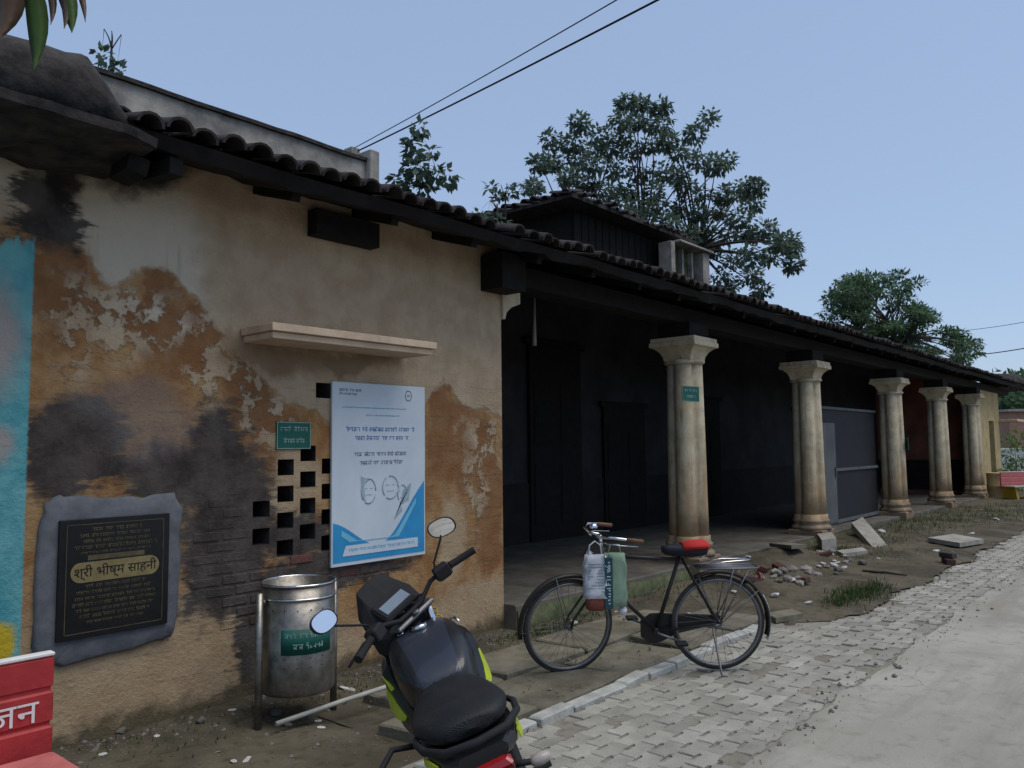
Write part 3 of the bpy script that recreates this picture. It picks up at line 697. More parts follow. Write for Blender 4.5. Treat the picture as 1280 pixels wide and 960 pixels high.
# wire mesh screen between two columns
sx0, sx1 = 8.5, 12.75; sf = fz(10)
scr = MB(); scr.box(((sx0+sx1)/2, .30, sf+1.12), (sx1-sx0, .02, 2.2)); so = scr.build('mesh_screen', M['screen'], BLD)
for nm, c, d in (('top_rail', ((sx0+sx1)/2, .28, sf+2.24), (sx1-sx0, .05, .05)), ('mid_rail', ((sx0+sx1)/2+.6, .27, 1.18), (sx1-sx0-1.2, .04, .055)), ('bottom_rail', ((sx0+sx1)/2, .28, sf+.05), (sx1-sx0, .05, .06))):
    q = MB(); q.box(c, d); q.build(nm, M['screenp'], so)
q = MB(); q.box((9.55, .265, sf+1.0), (1.05, .045, 1.9), ch=.005); do = q.build('door_leaf', M['screenp'], so)
q = MB(); q.box((10.0, .23, sf+1.0), (.03, .03, .2)); q.build('handle', M['alloy'], do)
# hanging rod in the first bay
q = MB(); p = at_y(668, 360, 1.0); e = at_y(668, 432, 1.0); q.tube([p, p+(e-p)*.5, e], [.012, .018, .028], 8)
tag(q.build('ceiling_rod', M['pvc']), 'short pale rod hanging under the roof in the first dark veranda bay', 'rod')

# ------------------------------------------------------------------ lettering helpers
def text_mesh(body, size, name='lettering', ext=.0008):
    c = bpy.data.curves.new('txt', 'FONT'); c.body = body; c.size = size; c.extrude = ext; c.align_x = 'CENTER'; c.align_y = 'CENTER'; c.resolution_u = 3
    o = bpy.data.objects.new('txt', c); COL.objects.link(o); bpy.context.view_layer.update()
    me = bpy.data.meshes.new_from_object(o.evaluated_get(bpy.context.evaluated_depsgraph_get())); me.name = name
    bpy.data.objects.remove(o); bpy.data.curves.remove(c); return me
UPR = Matrix(((1, 0, 0, 0), (0, 0, -1, 0), (0, 1, 0, 0), (0, 0, 0, 1)))     # text plane (x, y) -> wall plane (x, z), facing -y
def scribble(mb, x0, x1, z, h, y, seed, word=(1.6, 4.5), th=.0012, head=True):
    """a line of lettering too small to read: word bars with short stems, as thin raised strokes in the plane y"""
    rnd = random.Random(seed); x = x0; sw = h*.16
    while x < x1-h*.5:
        w = min(rnd.uniform(*word)*h, x1-x)
        if head: mb.box((x+w/2, y, z+h*.42), (w, th, sw))
        n = max(1, int(w/(h*.62)))
        for i in range(n):
            xx = x+(i+.5)*w/n+rnd.uniform(-.08, .08)*h; k = rnd.random()
            if k < .75: mb.box((xx+.18*h, y, z), (sw, th, h*.84))
            if k > .3: mb.box((xx-.06*h, y, z+rnd.uniform(-.25, .18)*h), (h*.38, th, sw))
            if k > .6: mb.box((xx-.15*h, y, z-.12*h), (sw, th, h*.45))
            if rnd.random() < .22: mb.box((xx, y, z+h*.66), (h*.34, th, sw))
        x += w+h*rnd.uniform(.35, .7)
    return mb

# ------------------------------------------------------------------ things fixed to the wall
pl = thing('name_plaque', 'black stone plaque with gold lettering set in a grey cement surround', 'plaque', (-3.665, 0, .945))
def lumpy(poly, d0, d1, seed, nn=9, jit=.012):
    rnd = random.Random(seed); pp = []
    n = len(poly)
    for i in range(n):
        a, b = poly[i], poly[(i+1) % n]
        for s in range(nn): f = s/nn; pp.append((a[0]+(b[0]-a[0])*f+rnd.uniform(-jit, jit), a[1]+(b[1]-a[1])*f+rnd.uniform(-jit, jit)))
    return pp
pp = lumpy([(-.41, -.47), (-.28, -.50), (.25, -.47), (.38, -.44), (.42, -.30), (.43, .38), (.38, .47), (.1, .46), (-.3, .50), (-.40, .46), (-.44, .30), (-.44, -.36)], 0, 0, 3, 4)
mb = MB(); mb.loft([[Vector((u, .02, v)) for u, v in pp], [Vector((u*.99, -.022, v*.99)) for u, v in pp], [Vector((u*.955, -.036, v*.955)) for u, v in pp], [Vector((u*.80, -.034, v*.78)) for u, v in pp]], True, True)
mb.build('cement_surround', M['cement'], pl)
mb = MB(); mb.box((0, -.043, 0), (.66, .03, .70), ch=.003); sb = mb.build('stone_slab', M['granite'], pl)
mb = MB()
for (c, d) in (((0, -.0595, .318), (.58, .002, .0035)), ((0, -.0595, -.318), (.58, .002, .0035)), ((-.29, -.0595, 0), (.0035, .002, .636)), ((.29, -.0595, 0), (.0035, .002, .636))): mb.box(c, d)
mb.build('border_line', M['gold2'], pl)
q = MB(); pts = []
for k in range(24):
    t = 2*math.pi*k/24; c, s_ = math.cos(t), math.sin(t); pts.append((math.copysign(.205, c)+.06*c, .06*s_))
q.prism(pts, .003, Matrix(((1, 0, 0, 0), (0, 0, -1, -.058), (0, 1, 0, .035), (0, 0, 0, 1)))); band = q.build('name_band', M['gold'], pl)
tm = text_mesh('श्री भीष्म साहनी', .078); tm.transform(UPR); tm.materials.append(M['granite'])
o = inst('lettering', tm, band, (0, -.062, .032))
q = MB(); q.box((.0, -.0595, .118), (.34, .003, .028)); q.build('title_band', M['gold2'], pl)
for i, (z, w, h) in enumerate(((.285, .30, .022), (.25, .44, .020), (.215, .40, .018), (.18, .50, .022), (.148, .42, .014), (-.05, .36, .020), (-.085, .46, .018), (-.12, .48, .018), (-.155, .50, .020), (-.19, .46, .018), (-.225, .42, .020), (-.26, .34, .016))):
    q = MB(); scribble(q, -w/2, w/2, z, h, -.0595, 40+i); o = q.build('text_line', M['gold2'], pl); o['kind'] = 'stuff'

def green_sign(name, label, w, h, loc, rz=0, seed=1, lines=((.22, .8), (-.2, .6))):
    t = thing(name, label, 'sign', loc, rz)
    q = MB(); q.box((0, 0, 0), (w, .010, h), ch=.002); q.build('board', M['green'], t)
    q = MB()
    for s in (-1, 1): q.box((0, -.0055, s*(h/2-.006)), (w-.006, .003, .005)); q.box((s*(w/2-.006), -.0055, 0), (.005, .003, h-.016))
    q.build('border', M['print'], t)
    for i, (z, ww) in enumerate(lines):
        q = MB(); scribble(q, -w*ww/2, w*ww/2, z*h, h*.16, -.0057, seed+i); o = q.build('text_line', M['print'], t); o['kind'] = 'stuff'
    return t
green_sign('direction_sign', 'small green sign with two pale lines beside the brick lattice', .30, .205, (-2.37, -.007, 1.80), 0, 11)
p = at_y(854, 489, -.30); green_sign('column_sign', 'small plain green sign tied to the stout column behind the bicycle', .36, .20, (3.34, -.262, p.z-.02), R(-8), 21, ((.2, .7), (-.18, .5)))
p = at_y(1128, 555, -.26); green_sign('column_sign', 'tiny teal sign on the column beside the wire mesh screen', .20, .28, (13.13, -.262, p.z), R(28), 31, ((.2, .6),))

po = thing('poster_board', 'white and blue printed poster board on the wall beneath the sunshade', 'poster', (-1.545, -.02, 1.505), 0)
W, Hh = .985, 1.44
mb = MB(); mb.box((0, 0, 0), (W, .022, Hh), ch=.003); mb.build('board', M['flex'], po)
def flat(name, poly, m, y, par, d=.0015):
    q = MB(); q.prism(poly, d, Matrix(((1, 0, 0, 0), (0, 0, -1, y), (0, 1, 0, 0), (0, 0, 0, 1)))); return q.build(name, m, par)
def curve_pts(f, u0, u1, n): return [(u0+(u1-u0)*i/n, f(u0+(u1-u0)*i/n)) for i in range(n+1)]
bot = -Hh/2+.03
wave = lambda u: bot+.26+.10*math.cos((u+.49)/.98*math.pi*2.0+.2)-.05+(.30*max(0, (u-.02)/.47)**1.6)
flat('blue_wave', [(-.478, bot)]+[(u, wave(u)) for u in [-.478+.956*i/24 for i in range(25)]]+[(.478, bot)], M['pblue'], -.0125, po)
flat('pale_swoosh', [(u, max(bot+.155, wave(u)-.035)) for u in [-.40+.78*i/20 for i in range(21)]]+[(u, max(bot+.15, wave(u)-.08-.03*math.sin((u+.4)/.78*math.pi))) for u in [.38-.78*i/20 for i in range(21)] if True], M['plblue'], -.0142, po)
flat('address_strip', [(-.39, bot+.045), (.40, bot+.045), (.40, bot+.125), (-.36, bot+.125)], M['flex'], -.0158, po)
for i, (z, x0, x1, h, m_) in enumerate(((.655, -.43, -.20, .022, 'pgrey'), (.625, -.43, -.25, .016, 'pgrey'), (.52, -.40, .28, .010, 'plblue'), (.46, -.16, .2, .010, 'plblue'), (.345, -.36, .37, .034, 'ptext'), (.275, -.27, .30, .034, 'ptext'), (.145, -.28, .31, .032, 'pgrey'), (.075, -.22, .25, .032, 'pgrey'), (bot+.085, -.33, .36, .024, 'plblue'))):
    q = MB(); scribble(q, x0, x1, z, h, -.0128 if i < 8 else -.0182, 70+i); o = q.build('text_line', M[m_], po); o['kind'] = 'stuff'
q = MB(); ring = [(.30+.035*math.cos(t)*(1+.08*math.cos(6*t)), .635+.042*math.sin(t)*(1+.08*math.cos(6*t))) for t in [2*math.pi*k/30 for k in range(30)]]
for i in range(30):
    a, b = ring[i], ring[(i+1) % 30]; q.tube([(a[0], -.012, a[1]), (b[0], -.012, b[1])], .004, 4)
q.box((.30, -.012, .635), (.03, .003, .012)); q.build('round_emblem', M['pgrey'], po)
# line drawing in the middle of the poster: three sketched round shapes on ribbons
q = MB()
for cx, cz, a, b in ((-.13, -.15, .075, .10), (.10, -.13, .085, .095), (.23, -.19, .05, .075)):
    for s in range(18):
        t0, t1 = 2*math.pi*s/18, 2*math.pi*(s+1)/18
        if s % 6 == 5: continue
        q.tube([(cx+a*math.cos(t0), -.0122, cz+b*math.sin(t0)), (cx+a*math.cos(t1), -.0122, cz+b*math.sin(t1))], .006, 4)
    q.box((cx, -.0122, cz-.03), (a*.9, .002, .006)); q.box((cx-.03, -.0122, cz+.02), (a*.4, .002, .006)); q.box((cx+.03, -.0122, cz+.02), (a*.4, .002, .006))
q.build('line_drawing', M['pdraw'], po)['kind'] = 'stuff'
flat('ribbon', [(-.21, -.03), (-.12, -.06), (-.18, -.10), (-.16, -.24), (-.20, -.20)], M['pdraw'], -.0123, po)
flat('ribbon', [(.14, -.40), (.23, -.33), (.21, -.26), (.30, -.25), (.33, -.10), (.24, -.16), (.20, -.30)], M['pdraw'], -.0123, po)

# ------------------------------------------------------------------ litter bin on posts, loose pipe
bn = thing('litter_bin', 'round steel litter bin hung between two posts by the wall', 'litter bin', (-2.74, -.62, 0), 0)
Rb, z0, z1 = .235, .16, .84
mb = MB(); mb.lathe([(0, z0), (Rb*.97, z0), (Rb, z0+.02), (Rb, z1), (Rb-.006, z1), (Rb-.006, z0+.03), (0, z0+.03)], 40); drum = mb.build('drum', M['steel'], bn)
for zz in (z1, z1-.085):
    q = MB(); q.tube([(Rb*math.cos(t)*1.012, Rb*math.sin(t)*1.012, zz) for t in [2*math.pi*k/40 for k in range(40)]], .0075, 6, True); q.build('rim', M['chrome'], drum)
q = MB()   # rows of punched holes
for r in range(0, 5, 2):
    for k in range(0, 16, 2):
        t = math.radians(195+k*10); q.box((Rb*math.cos(t)*1.001, Rb*math.sin(t)*1.001, .34+.028*r if r < 3 else .66+.03*(r-3)), (.008, .004, .006), Matrix.Rotation(t+math.pi/2, 3, 'Z'))
o = q.build('drain_holes', M['mort'], drum); o['kind'] = 'stuff'
camd = math.atan2(CAM.y+.62, CAM.x+2.80)
q = MB(); a0, a1 = camd-.45, camd+.98; n = 16
q.loft([[Vector((rr*math.cos(a0+(a1-a0)*i/n), rr*math.sin(a0+(a1-a0)*i/n), zz)) for rr, zz in ((Rb+.001, .42), (Rb+.0035, .42), (Rb+.0035, .575), (Rb+.001, .575))] for i in range(n+1)], True, True); lab = q.build('sticker', M['green'], drum)
for li, (zz, b0, b1, hh) in enumerate(((.535, .08, .92, .030), (.470, .22, .88, .034))):
    q = MB(); scribble(q, 0, (b1-b0)*(a1-a0)*Rb, 0, hh, 0, 90+li)
    q.v = [((Rb+.0050+v[1])*math.cos(a0+(a1-a0)*b0+v[0]/Rb), (Rb+.0050+v[1])*math.sin(a0+(a1-a0)*b0+v[0]/Rb), zz+v[2]) for v in q.v]
    o = q.build('text_line', M['print'], lab, fix=False); o['kind'] = 'stuff'
for s in (-1, 1):
    q = MB(); q.tube([(s*.285, 0, -.1), (s*.285, 0, .80)], .024, 10); pst = q.build('post', M['steel'], bn)
    q = MB(); q.tube([(s*.285, 0, .74), (s*.225, 0, .74)], .010, 6); q.tube([(s*.265, 0, .74), (s*.246, 0, .74)], .018, 8); q.build('pivot', M['alloy'], pst)
q = MB(); a, b = at_z(345, 905, .03), at_z(500, 853, .10); q.tube([a, a+(b-a)*.5+Vector((0, 0, .004)), b], .016, 8)
tag(q.build('loose_pipe', M['pvc']), 'thin dirty white pipe lying on the dirt under the litter bin', 'pipe')

# ------------------------------------------------------------------ concrete benches
def bench(name, label, loc, rz, mats, grp=None):
    t = thing(name, label, 'bench', loc, rz, grp); red, top, leg = mats
    for i in range(3):
        q = MB(); q.box((0, .0, .46+.145*i), (1.5, .055-.006*i, .138), ch=.012); q.build('back_slat', M[red], t)
    q = MB(); q.box((0, 0, .610), (1.48, .030, .44)); q.build('back_panel', M[red], t)
    q = MB(); q.box((0, 0, .826), (1.50, .050, .016), ch=.004); q.build('top_edge', M['white'], t)
    q = MB(); q.box((0, -.29, .405), (1.5, .46, .055), ch=.02); q.build('seat', M[top], t)
    for s in (-1, 1):
        q = MB(); q.prism([(-.48, 0), (-.40, .375), (.03, .375), (.03, .40), (.05, .40), (.07, 0)], .09, Matrix(((0, 0, 1, s*.56-.045), (1, 0, 0, 0), (0, 1, 0, 0), (0, 0, 0, 1)))); q.build('leg', M[leg], t)
    return t
nb_ = bench('concrete_bench', 'red concrete bench with white top edge standing before the teal wall', (-5.215, -1.30, 0), 0, ('red', 'pinkp', 'yellow'))
tm = text_mesh('रंजन', .15); tm.transform(UPR); tm.materials.append(M['white']); inst('lettering', tm, nb_, (.56, -.0285, .595), (0, 0, 0), (1, 1, .9))
fb = bench('concrete_bench', 'pink concrete bench with yellow legs by the far end of the veranda', (21.9, -.95, -.03), R(-38), ('pinkp', 'conc', 'yellow'))
fb.scale = (.75, 1, 1)

# ------------------------------------------------------------------ bicycle
def wheel(parent, c, r, tyre_w, mt, mr, spokes=0, alloy=0, name='wheel', rimw=.02):
    mb = MB(); c = Vector(c)
    mb.tube([c+Vector(((r-tyre_w)*math.cos(t), 0, (r-tyre_w)*math.sin(t))) for t in [2*math.pi*k/48 for k in range(48)]], tyre_w, 10, True)
    w = mb.build(name, mt, parent)
    q = MB(); rr = r-2*tyre_w-.004; n = 48; secs = []
    for k in range(n+1):
        t = 2*math.pi*k/n; secs.append([c+Vector((a*math.cos(t), y, a*math.sin(t))) for a, y in ((rr+.012, -rimw), (rr+.012, rimw), (rr-.006, rimw*.7), (rr-.010, 0), (rr-.006, -rimw*.7))])
    q.loft(secs, True, False); q.build('rim', mr, w)
    q = MB(); q.tube([c+Vector((0, -.05, 0)), c+Vector((0, -.045, 0)), c+Vector((0, .045, 0)), c+Vector((0, .05, 0))], [.010, .022, .022, .010], 10); q.build('hub', mr, w)
    if spokes:
        q = MB()
        for k in range(spokes):
            t = 2*math.pi*k/spokes; t2 = t+.5*(1 if k % 4 < 2 else -1); y = .035*(1 if k % 2 else -1)
            q.tube([c+Vector((.02*math.cos(t2), y, .02*math.sin(t2))), c+Vector((rr*math.cos(t), 0, rr*math.sin(t)))], .0013, 4, cap=False)
        o = q.build('spokes', M['alloy'], w); o['kind'] = 'stuff'
    return w
rw_, fw_ = Vector((-.16, -2.29)), Vector((-.92, -1.44)); hd = fw_-rw_
bz = math.atan2(hd.y, hd.x)
by = thing('bicycle', 'old black roadster bicycle with red saddle cloth parked on the slabs', 'bicycle', (rw_.x, rw_.y, .006), bz, None, 0)
by.rotation_euler = (R(-3.5), 0, bz)
WB = hd.length; ra, fa = Vector((0, 0, .355)), Vector((WB, 0, .355))
bb = Vector((.47, 0, .30)); st = Vector((.29, 0, .84)); ht = Vector((WB-.27, 0, .90)); hb = Vector((WB-.225, 0, .71))
wheel(by, ra, .355, .017, M['dustrub'], M['alloy'], 32)
STR = Matrix.Translation(ht) @ Matrix.Rotation(R(16), 4, (hb-ht).normalized()*-1) @ Matrix.Translation(-ht)
def steer(o): o.data.transform(STR); [steer(c) for c in o.children]
fwh = wheel(by, fa, .355, .017, M['dustrub'], M['alloy'], 32); steer(fwh)
q = MB()
for a, b, r in ((bb, st+Vector((-.012, 0, .04)), .0145), (st+Vector((0, 0, -.01)), ht+Vector((0, 0, -.03)), .0145), (bb, hb+Vector((0, 0, .02)), .0155), (ht+Vector((-.005, 0, .03)), hb, .019)): q.tube([a, b], r, 10)
for s in (-1, 1):
    q.tube([bb+Vector((-.03, s*.025, 0)), ra+Vector((.05, s*.055, 0)), ra+Vector((0, s*.055, 0))], .0095, 8); q.tube([st+Vector((-.02, s*.015, 0)), ra+Vector((.02, s*.055, .03)), ra+Vector((0, s*.055, 0))], .008, 8)
q.tube([bb+Vector((0, -.04, 0)), bb+Vector((0, .04, 0))], .022, 12); q.build('frame', M['bframe'], by)
q = MB()
for s in (-1, 1): q.tube([hb+Vector((.0, s*.045, .0)), hb+Vector((.10, s*.05, -.16)), fa+Vector((-.02, s*.052, .06)), fa+Vector((0, s*.052, 0))], .0095, 8)
q.box(hb+Vector((0, 0, -.005)), (.04, .11, .03)); o = q.build('fork', M['bframe'], by); steer(o)
def guard(c, r, a0, a1, name, m_, st_=False):
    q = MB(); n = 20
    q.loft([[c+Vector((rr*math.cos(t), y, rr*math.sin(t))) for rr, y in ((r-.012, -.032), (r+.008, -.022), (r+.014, 0), (r+.008, .022), (r-.012, .032), (r+.004, .02), (r+.010, 0), (r+.004, -.02))] for t in [a0+(a1-a0)*i/n for i in range(n+1)]], True, True)
    o = q.build(name, M[m_], by)
    for t in (a0+.12, (a0*.4+a1*.6)):
        for s in (-1, 1):
            k = MB(); k.tube([c+Vector((0, s*.06, 0)), c+Vector((r*math.cos(t), s*.030, r*math.sin(t)))], .003, 5); k.build('stay', M['alloy'], o)
    if st_: steer(o)
    return o
g2 = guard(ra, .385, R(60), R(196), 'rear_mudguard', 'bframe')
q = MB(); q.loft([[ra+Vector((rr*math.cos(t), y, rr*math.sin(t))) for rr, y in ((.396, -.024), (.403, 0), (.396, .024), (.394, 0))] for t in [R(150+i*5) for i in range(11)]], True, True); q.build('white_tail_strip', M['white'], g2)
guard(fa, .385, R(-8), R(128), 'front_mudguard', 'bframe', True)
q = MB(); q.loft([[Vector((x, -.055+dy, z)) for dy, z in ((-.018, zc-h), (.018, zc-h), (.018, zc+h), (-.018, zc+h))] for x, zc, h in ((-.03, .355, .035), (.1, .352, .045), (.3, .335, .07), (.42, .31, .105), (.50, .30, .11), (.575, .30, .06))], False, True); q.build('chain_case', M['bframe'], by)
for s, an in ((1, R(200)), (-1, R(20))):
    q = MB(); e = bb+Vector((.17*math.cos(an), s*.085, .17*math.sin(an))); q.tube([bb+Vector((0, s*.05, 0)), bb+Vector((0, s*.075, 0)), e], .009, 8); k = q.build('crank', M['alloy'], by)
    q = MB(); q.box(e+Vector((0, s*.055, 0)), (.085, .085, .022), ch=.004); q.build('pedal', M['mblack'], k)
# saddle with red cloth
q = MB(); secs = []
for x, w, zt, h in ((-.17, .055, .955, .035), (-.15, .105, .965, .05), (-.05, .11, .955, .05), (.03, .07, .945, .045), (.12, .035, .94, .035), (.17, .022, .935, .025)): secs.append(ell(.25+x, 0, zt-h, w, h, 18, 2.4))
q.loft(secs, True, True); sd_ = q.build('saddle', M['navy'], by)
q = MB(); secs = []
for x, w, zt in ((-.18, .06, .955), (-.15, .112, .972), (-.06, .116, .968), (.02, .085, .952)):
    secs.append([Vector((.25+x, w*math.cos(t), zt-.03+.036*math.sin(t)-.012*(1 if i in (0, 8) else 0))) for i, t in enumerate([math.pi*k/8 for k in range(9)])]+[Vector((.25+x, w*.96*math.cos(t), zt-.036+.036*math.sin(t))) for t in [math.pi*k/8 for k in range(8, -1, -1)]])
q.loft(secs, True, True); q.build('saddle_cloth', M['redc'], sd_)
for s in (-1, 1):
    q = MB(); n = 7; q.tube([Vector((.125+.022*math.cos(k*1.05), s*.06+.022*math.sin(k*1.05), .855+.0105*k/1.0*.9)) for k in range(8)], .004, 6); q.build('saddle_spring', M['chrome'], sd_)
q = MB(); q.tube([st, Vector((.275, 0, .90))], .012, 8); q.tube([Vector((.12, 0, .865)), Vector((.38, 0, .89))], .008, 6); q.build('seat_post', M['alloy'], by)
# rear carrier
q = MB()
zc = .775
for y in (-.075, -.038, 0, .038, .075): q.tube([(.16, y, zc), (-.27, y, zc)], .0055, 6)
q.tube([(.16, -.085, zc), (-.27, -.085, zc), (-.305, -.04, zc), (-.305, .04, zc), (-.27, .085, zc), (.16, .085, zc), (.17, 0, zc)], .0065, 6, True)
for s in (-1, 1): q.tube([(-.10, s*.085, zc), (0, s*.062, .36)], .005, 6); q.tube([(-.22, s*.085, zc), (0, s*.062, .36)], .005, 6)
ca = q.build('rear_carrier', M['alloy'], by)
q = MB(); q.tube([(.12, -.05, zc+.02), (-.05, -.06, zc+.045), (-.22, -.03, zc+.05), (-.25, 0, zc+.05), (-.22, .03, zc+.05), (-.05, .06, zc+.045), (.12, .05, zc+.02)], .0055, 6); q.build('carrier_clip', M['chrome'], ca)
q = MB(); q.lathe([(0, 0), (.028, 0), (.026, .012), (0, .018)], 14, (-.315, 0, .70), Matrix.Rotation(R(-90), 3, 'Y')); q.build('reflector', M['redl'], g2)
# stand
q = MB(); q.tube([(.06, .075, .34), (.02, .16, .01), (-.02, .17, .0)], .008, 6); q.tube([(.06, .06, .34), (.0, .06, .352)], .010, 6); q.build('side_stand', M['alloy'], by)
# upright handlebar with rod brakes
q = MB(); s0 = ht+Vector((.02, 0, .13))
q.tube([ht, s0], .012, 8)
for s in (-1, 1): q.tube([s0, s0+Vector((.055, s*.06, .005)), s0+Vector((.06, s*.16, .02)), s0+Vector((.0, s*.255, .03)), s0+Vector((-.10, s*.275, .015)), s0+Vector((-.22, s*.28, -.005))], .011, 8)
hbar = q.build('handlebar', M['chrome'], by); steer(hbar)
for s in (-1, 1):
    q = MB(); q.tube([s0+Vector((-.09, s*.274, .016)), s0+Vector((-.22, s*.28, -.005))], .016, 8); o = q.build('grip', M['leather'], hbar); steer(o)
    q = MB(); q.tube([s0+Vector((.03, s*.10, -.03)), s0+Vector((.02, s*.20, -.025)), s0+Vector((-.06, s*.255, -.03)), s0+Vector((-.19, s*.262, -.045))], .0045, 6); o = q.build('brake_lever', M['chrome'], hbar); steer(o)
q = MB(); q.lathe([(0, .035), (.022, .030), (.032, .012), (.032, 0), (0, 0)], 16, s0+Vector((.01, -.10, .03))); o = q.build('bell', M['chrome'], hbar); steer(o)
q = MB(); q.lathe([(0, -.05), (.03, -.045), (.045, 0), (.048, .01), (0, .012)], 16, ht+Vector((.12, 0, -.02)), Matrix.Rotation(R(80), 3, 'Y')); o = q.build('headlamp', M['chrome'], by); steer(o)
by.rotation_mode = 'XYZ'
bpy.context.view_layer.update(); BM = by.matrix_world.copy()
# bags hung on the handlebar
def bag(name, label, centre, w, d, h, m_, seed, rz=0, sag_=.2, extra=None):
    t = thing(name, label, 'bag', BM @ Vector(centre), bz+rz); rnd = random.Random(seed)
    q = MB(); secs = []
    for i in range(9):
        f = i/8; z = -h+h*f; k = (1-.10*f**3)*(.90+.10*math.sin(f*math.pi)); ring = ell(0, 0, 0, w/2*k, d/2*k*(1.05-.55*f*sag_*2), 20, 3.2)
        ring = [Vector((p.y+.016*rnd.uniform(-1, 1), p.z+.013*rnd.uniform(-1, 1), z+.004*rnd.uniform(-1, 1))) for p in ring]; secs.append(ring)
    q.loft(secs, True, True); b = q.build('sack', M[m_], t); return t
bw_ = bag('shopping_bag', 'white ribbed carrier bag with red base hung from the bicycle handlebar', (WB-.20, .13, .90), .19, .12, .31, 'bagw', 3, 0)
q = MB()
for i in range(11): q.box((0, .052, -.06-.022*i), (.125, .006, .004))
for i in range(11): q.box((0, -.052, -.06-.022*i), (.125, .006, .004))
o = q.build('rib_lines', M['pgrey'], bw_); o['kind'] = 'stuff'
q = MB(); q.loft([[Vector((p.y, p.z, z)) for p in ell(0, 0, 0, a, b, 20, 3)] for z, a, b in ((-.40, .055, .035), (-.385, .075, .05), (-.32, .078, .055), (-.30, .07, .05))], True, True); q.build('base', M['bagr'], bw_)
q = MB(); q.tube([(-.05, 0, -.01), (-.04, 0, .07), (0, 0, .10), (.04, 0, .07), (.05, 0, -.01)], .006, 6); q.build('strap', M['bagw'], bw_)
bg_ = bag('shopping_bag', 'pale green plastic bag with dark lettered strip hung from the bicycle handlebar', (WB-.345, .12, .91), .17, .11, .38, 'bagg', 8, 0)
q = MB(); q.box((.055, .061, -.21), (.058, .006, .37)); stp = q.build('strip', M['bagt'], bg_)
q = MB(); scribble(q, -.16, .16, 0, .034, 0, 17, (3, 5), .0014, False); q.v = [tuple(Vector((.055+v[2], .065+v[1], -.21-v[0]))) for v in q.v]; q.build('lettering', M['flex'], stp, fix=False)['kind'] = 'stuff'
q = MB(); q.lathe([(0, -.03), (.03, -.02), (.034, .01), (.02, .03), (0, .035)], 12, (-.05, .01, -.42)); q.build('knot', M['bagw'], bg_)
q = MB(); q.tube([(-.05, 0, -.01), (-.03, 0, .06), (.03, 0, .06), (.05, 0, -.01)], .006, 6); q.build('strap', M['bagg'], bg_)

# ------------------------------------------------------------------ motorcycle
mo = thing('motorcycle', 'black motorcycle with neon yellow trim and two mirrors parked on its side stand', 'motorcycle', (-3.29, -2.885, .005), 0)
mo.rotation_euler = (R(-19.5), 0, R(54.5))
A0 = Vector((.40, 0, .98)); AX = Vector((-math.sin(R(26)), 0, math.cos(R(26))))
SM = Matrix.Translation(A0) @ Matrix.Rotation(R(31), 4, AX) @ Matrix.Translation(-A0)
def sp(mb, name, m_, par=mo, turn=False, sub=0):
    o = mb.build(name, M[m_], par)
    if turn: o.data.transform(SM)
    if sub:
        md = o.modifiers.new('s', 'SUBSURF'); md.levels = md.render_levels = sub
    return o
def moto_wheel(c, tw, turn):
    w = wheel(mo, c, .305, tw, M['rubber'], M['mblack'], 0, 0, 'wheel', .03)
    q = MB(); c = Vector(c)
    for k in range(5):
        t = 2*math.pi*k/5
        for dt in (-.12, .12): q.tube([c+Vector((.03*math.cos(t), 0, .03*math.sin(t))), c+Vector((.205*math.cos(t+dt), 0, .205*math.sin(t+dt)))], [.016, .011], 6)
    q.build('alloy_spokes', M['mblack'], w)['kind'] = 'stuff'
    q = MB(); q.lathe([(.06, -.004), (.12, -.004), (.12, .004), (.06, .004), (.06, -.004)], 24, c+Vector((0, .05, 0)), Matrix.Rotation(R(90), 3, 'X')); q.build('brake_disc', M['alloy'], w)
    if turn:
        w.data.transform(SM); [ch.data.transform(SM) for ch in w.children]
    return w
moto_wheel((-.66, 0, .305), .052, False); moto_wheel((.66, 0, .305), .043, True)
# tank
q = MB(); T = [(.455, .07, .045, .880), (.43, .115, .070, .865), (.35, .160, .105, .838), (.22, .178, .115, .812), (.10, .170, .108, .788), (.0, .140, .092, .766), (-.08, .10, .07, .75)]
q.loft([ell(x, 0, z, w, h, 28, 5.0) for x, w, h, z in T], True, True); tank = sp(q, 'fuel_tank', 'tank', sub=1)
q = MB(); q.lathe([(0, .012), (.036, .010), (.040, .002), (.040, -.01), (0, -.01)], 24, (.335, 0, .942), Matrix.Rotation(R(9), 3, 'Y')); sp(q, 'fuel_cap', 'chrome', tank)
q = MB(); q.tube([(.40, -.150, .905), (.37, -.168, .912), (.31, -.176, .900)], .006, 6); sp(q, 'tank_edge_trim', 'chrome', tank)
t_ = M['tank'].node_tree; g3 = NT(M['tank']); s3 = g3.n('ShaderNodeSeparateXYZ'); lk(t_, g3.n('ShaderNodeTexCoord').outputs['Object'], s3.inputs[0])
b3 = t_.nodes['Principled BSDF']; src = b3.inputs['Base Color'].links[0].from_socket
edge = g3.math('ADD', g3.math('ABSOLUTE', s3.outputs[1]), g3.math('MULTIPLY', g3.math('SUBTRACT', .44, s3.outputs[0]), .07))
lk(t_, g3.mix(g3.ramp(edge, .118, .122), src, (.008, .008, .010)), b3.inputs['Base Color'])
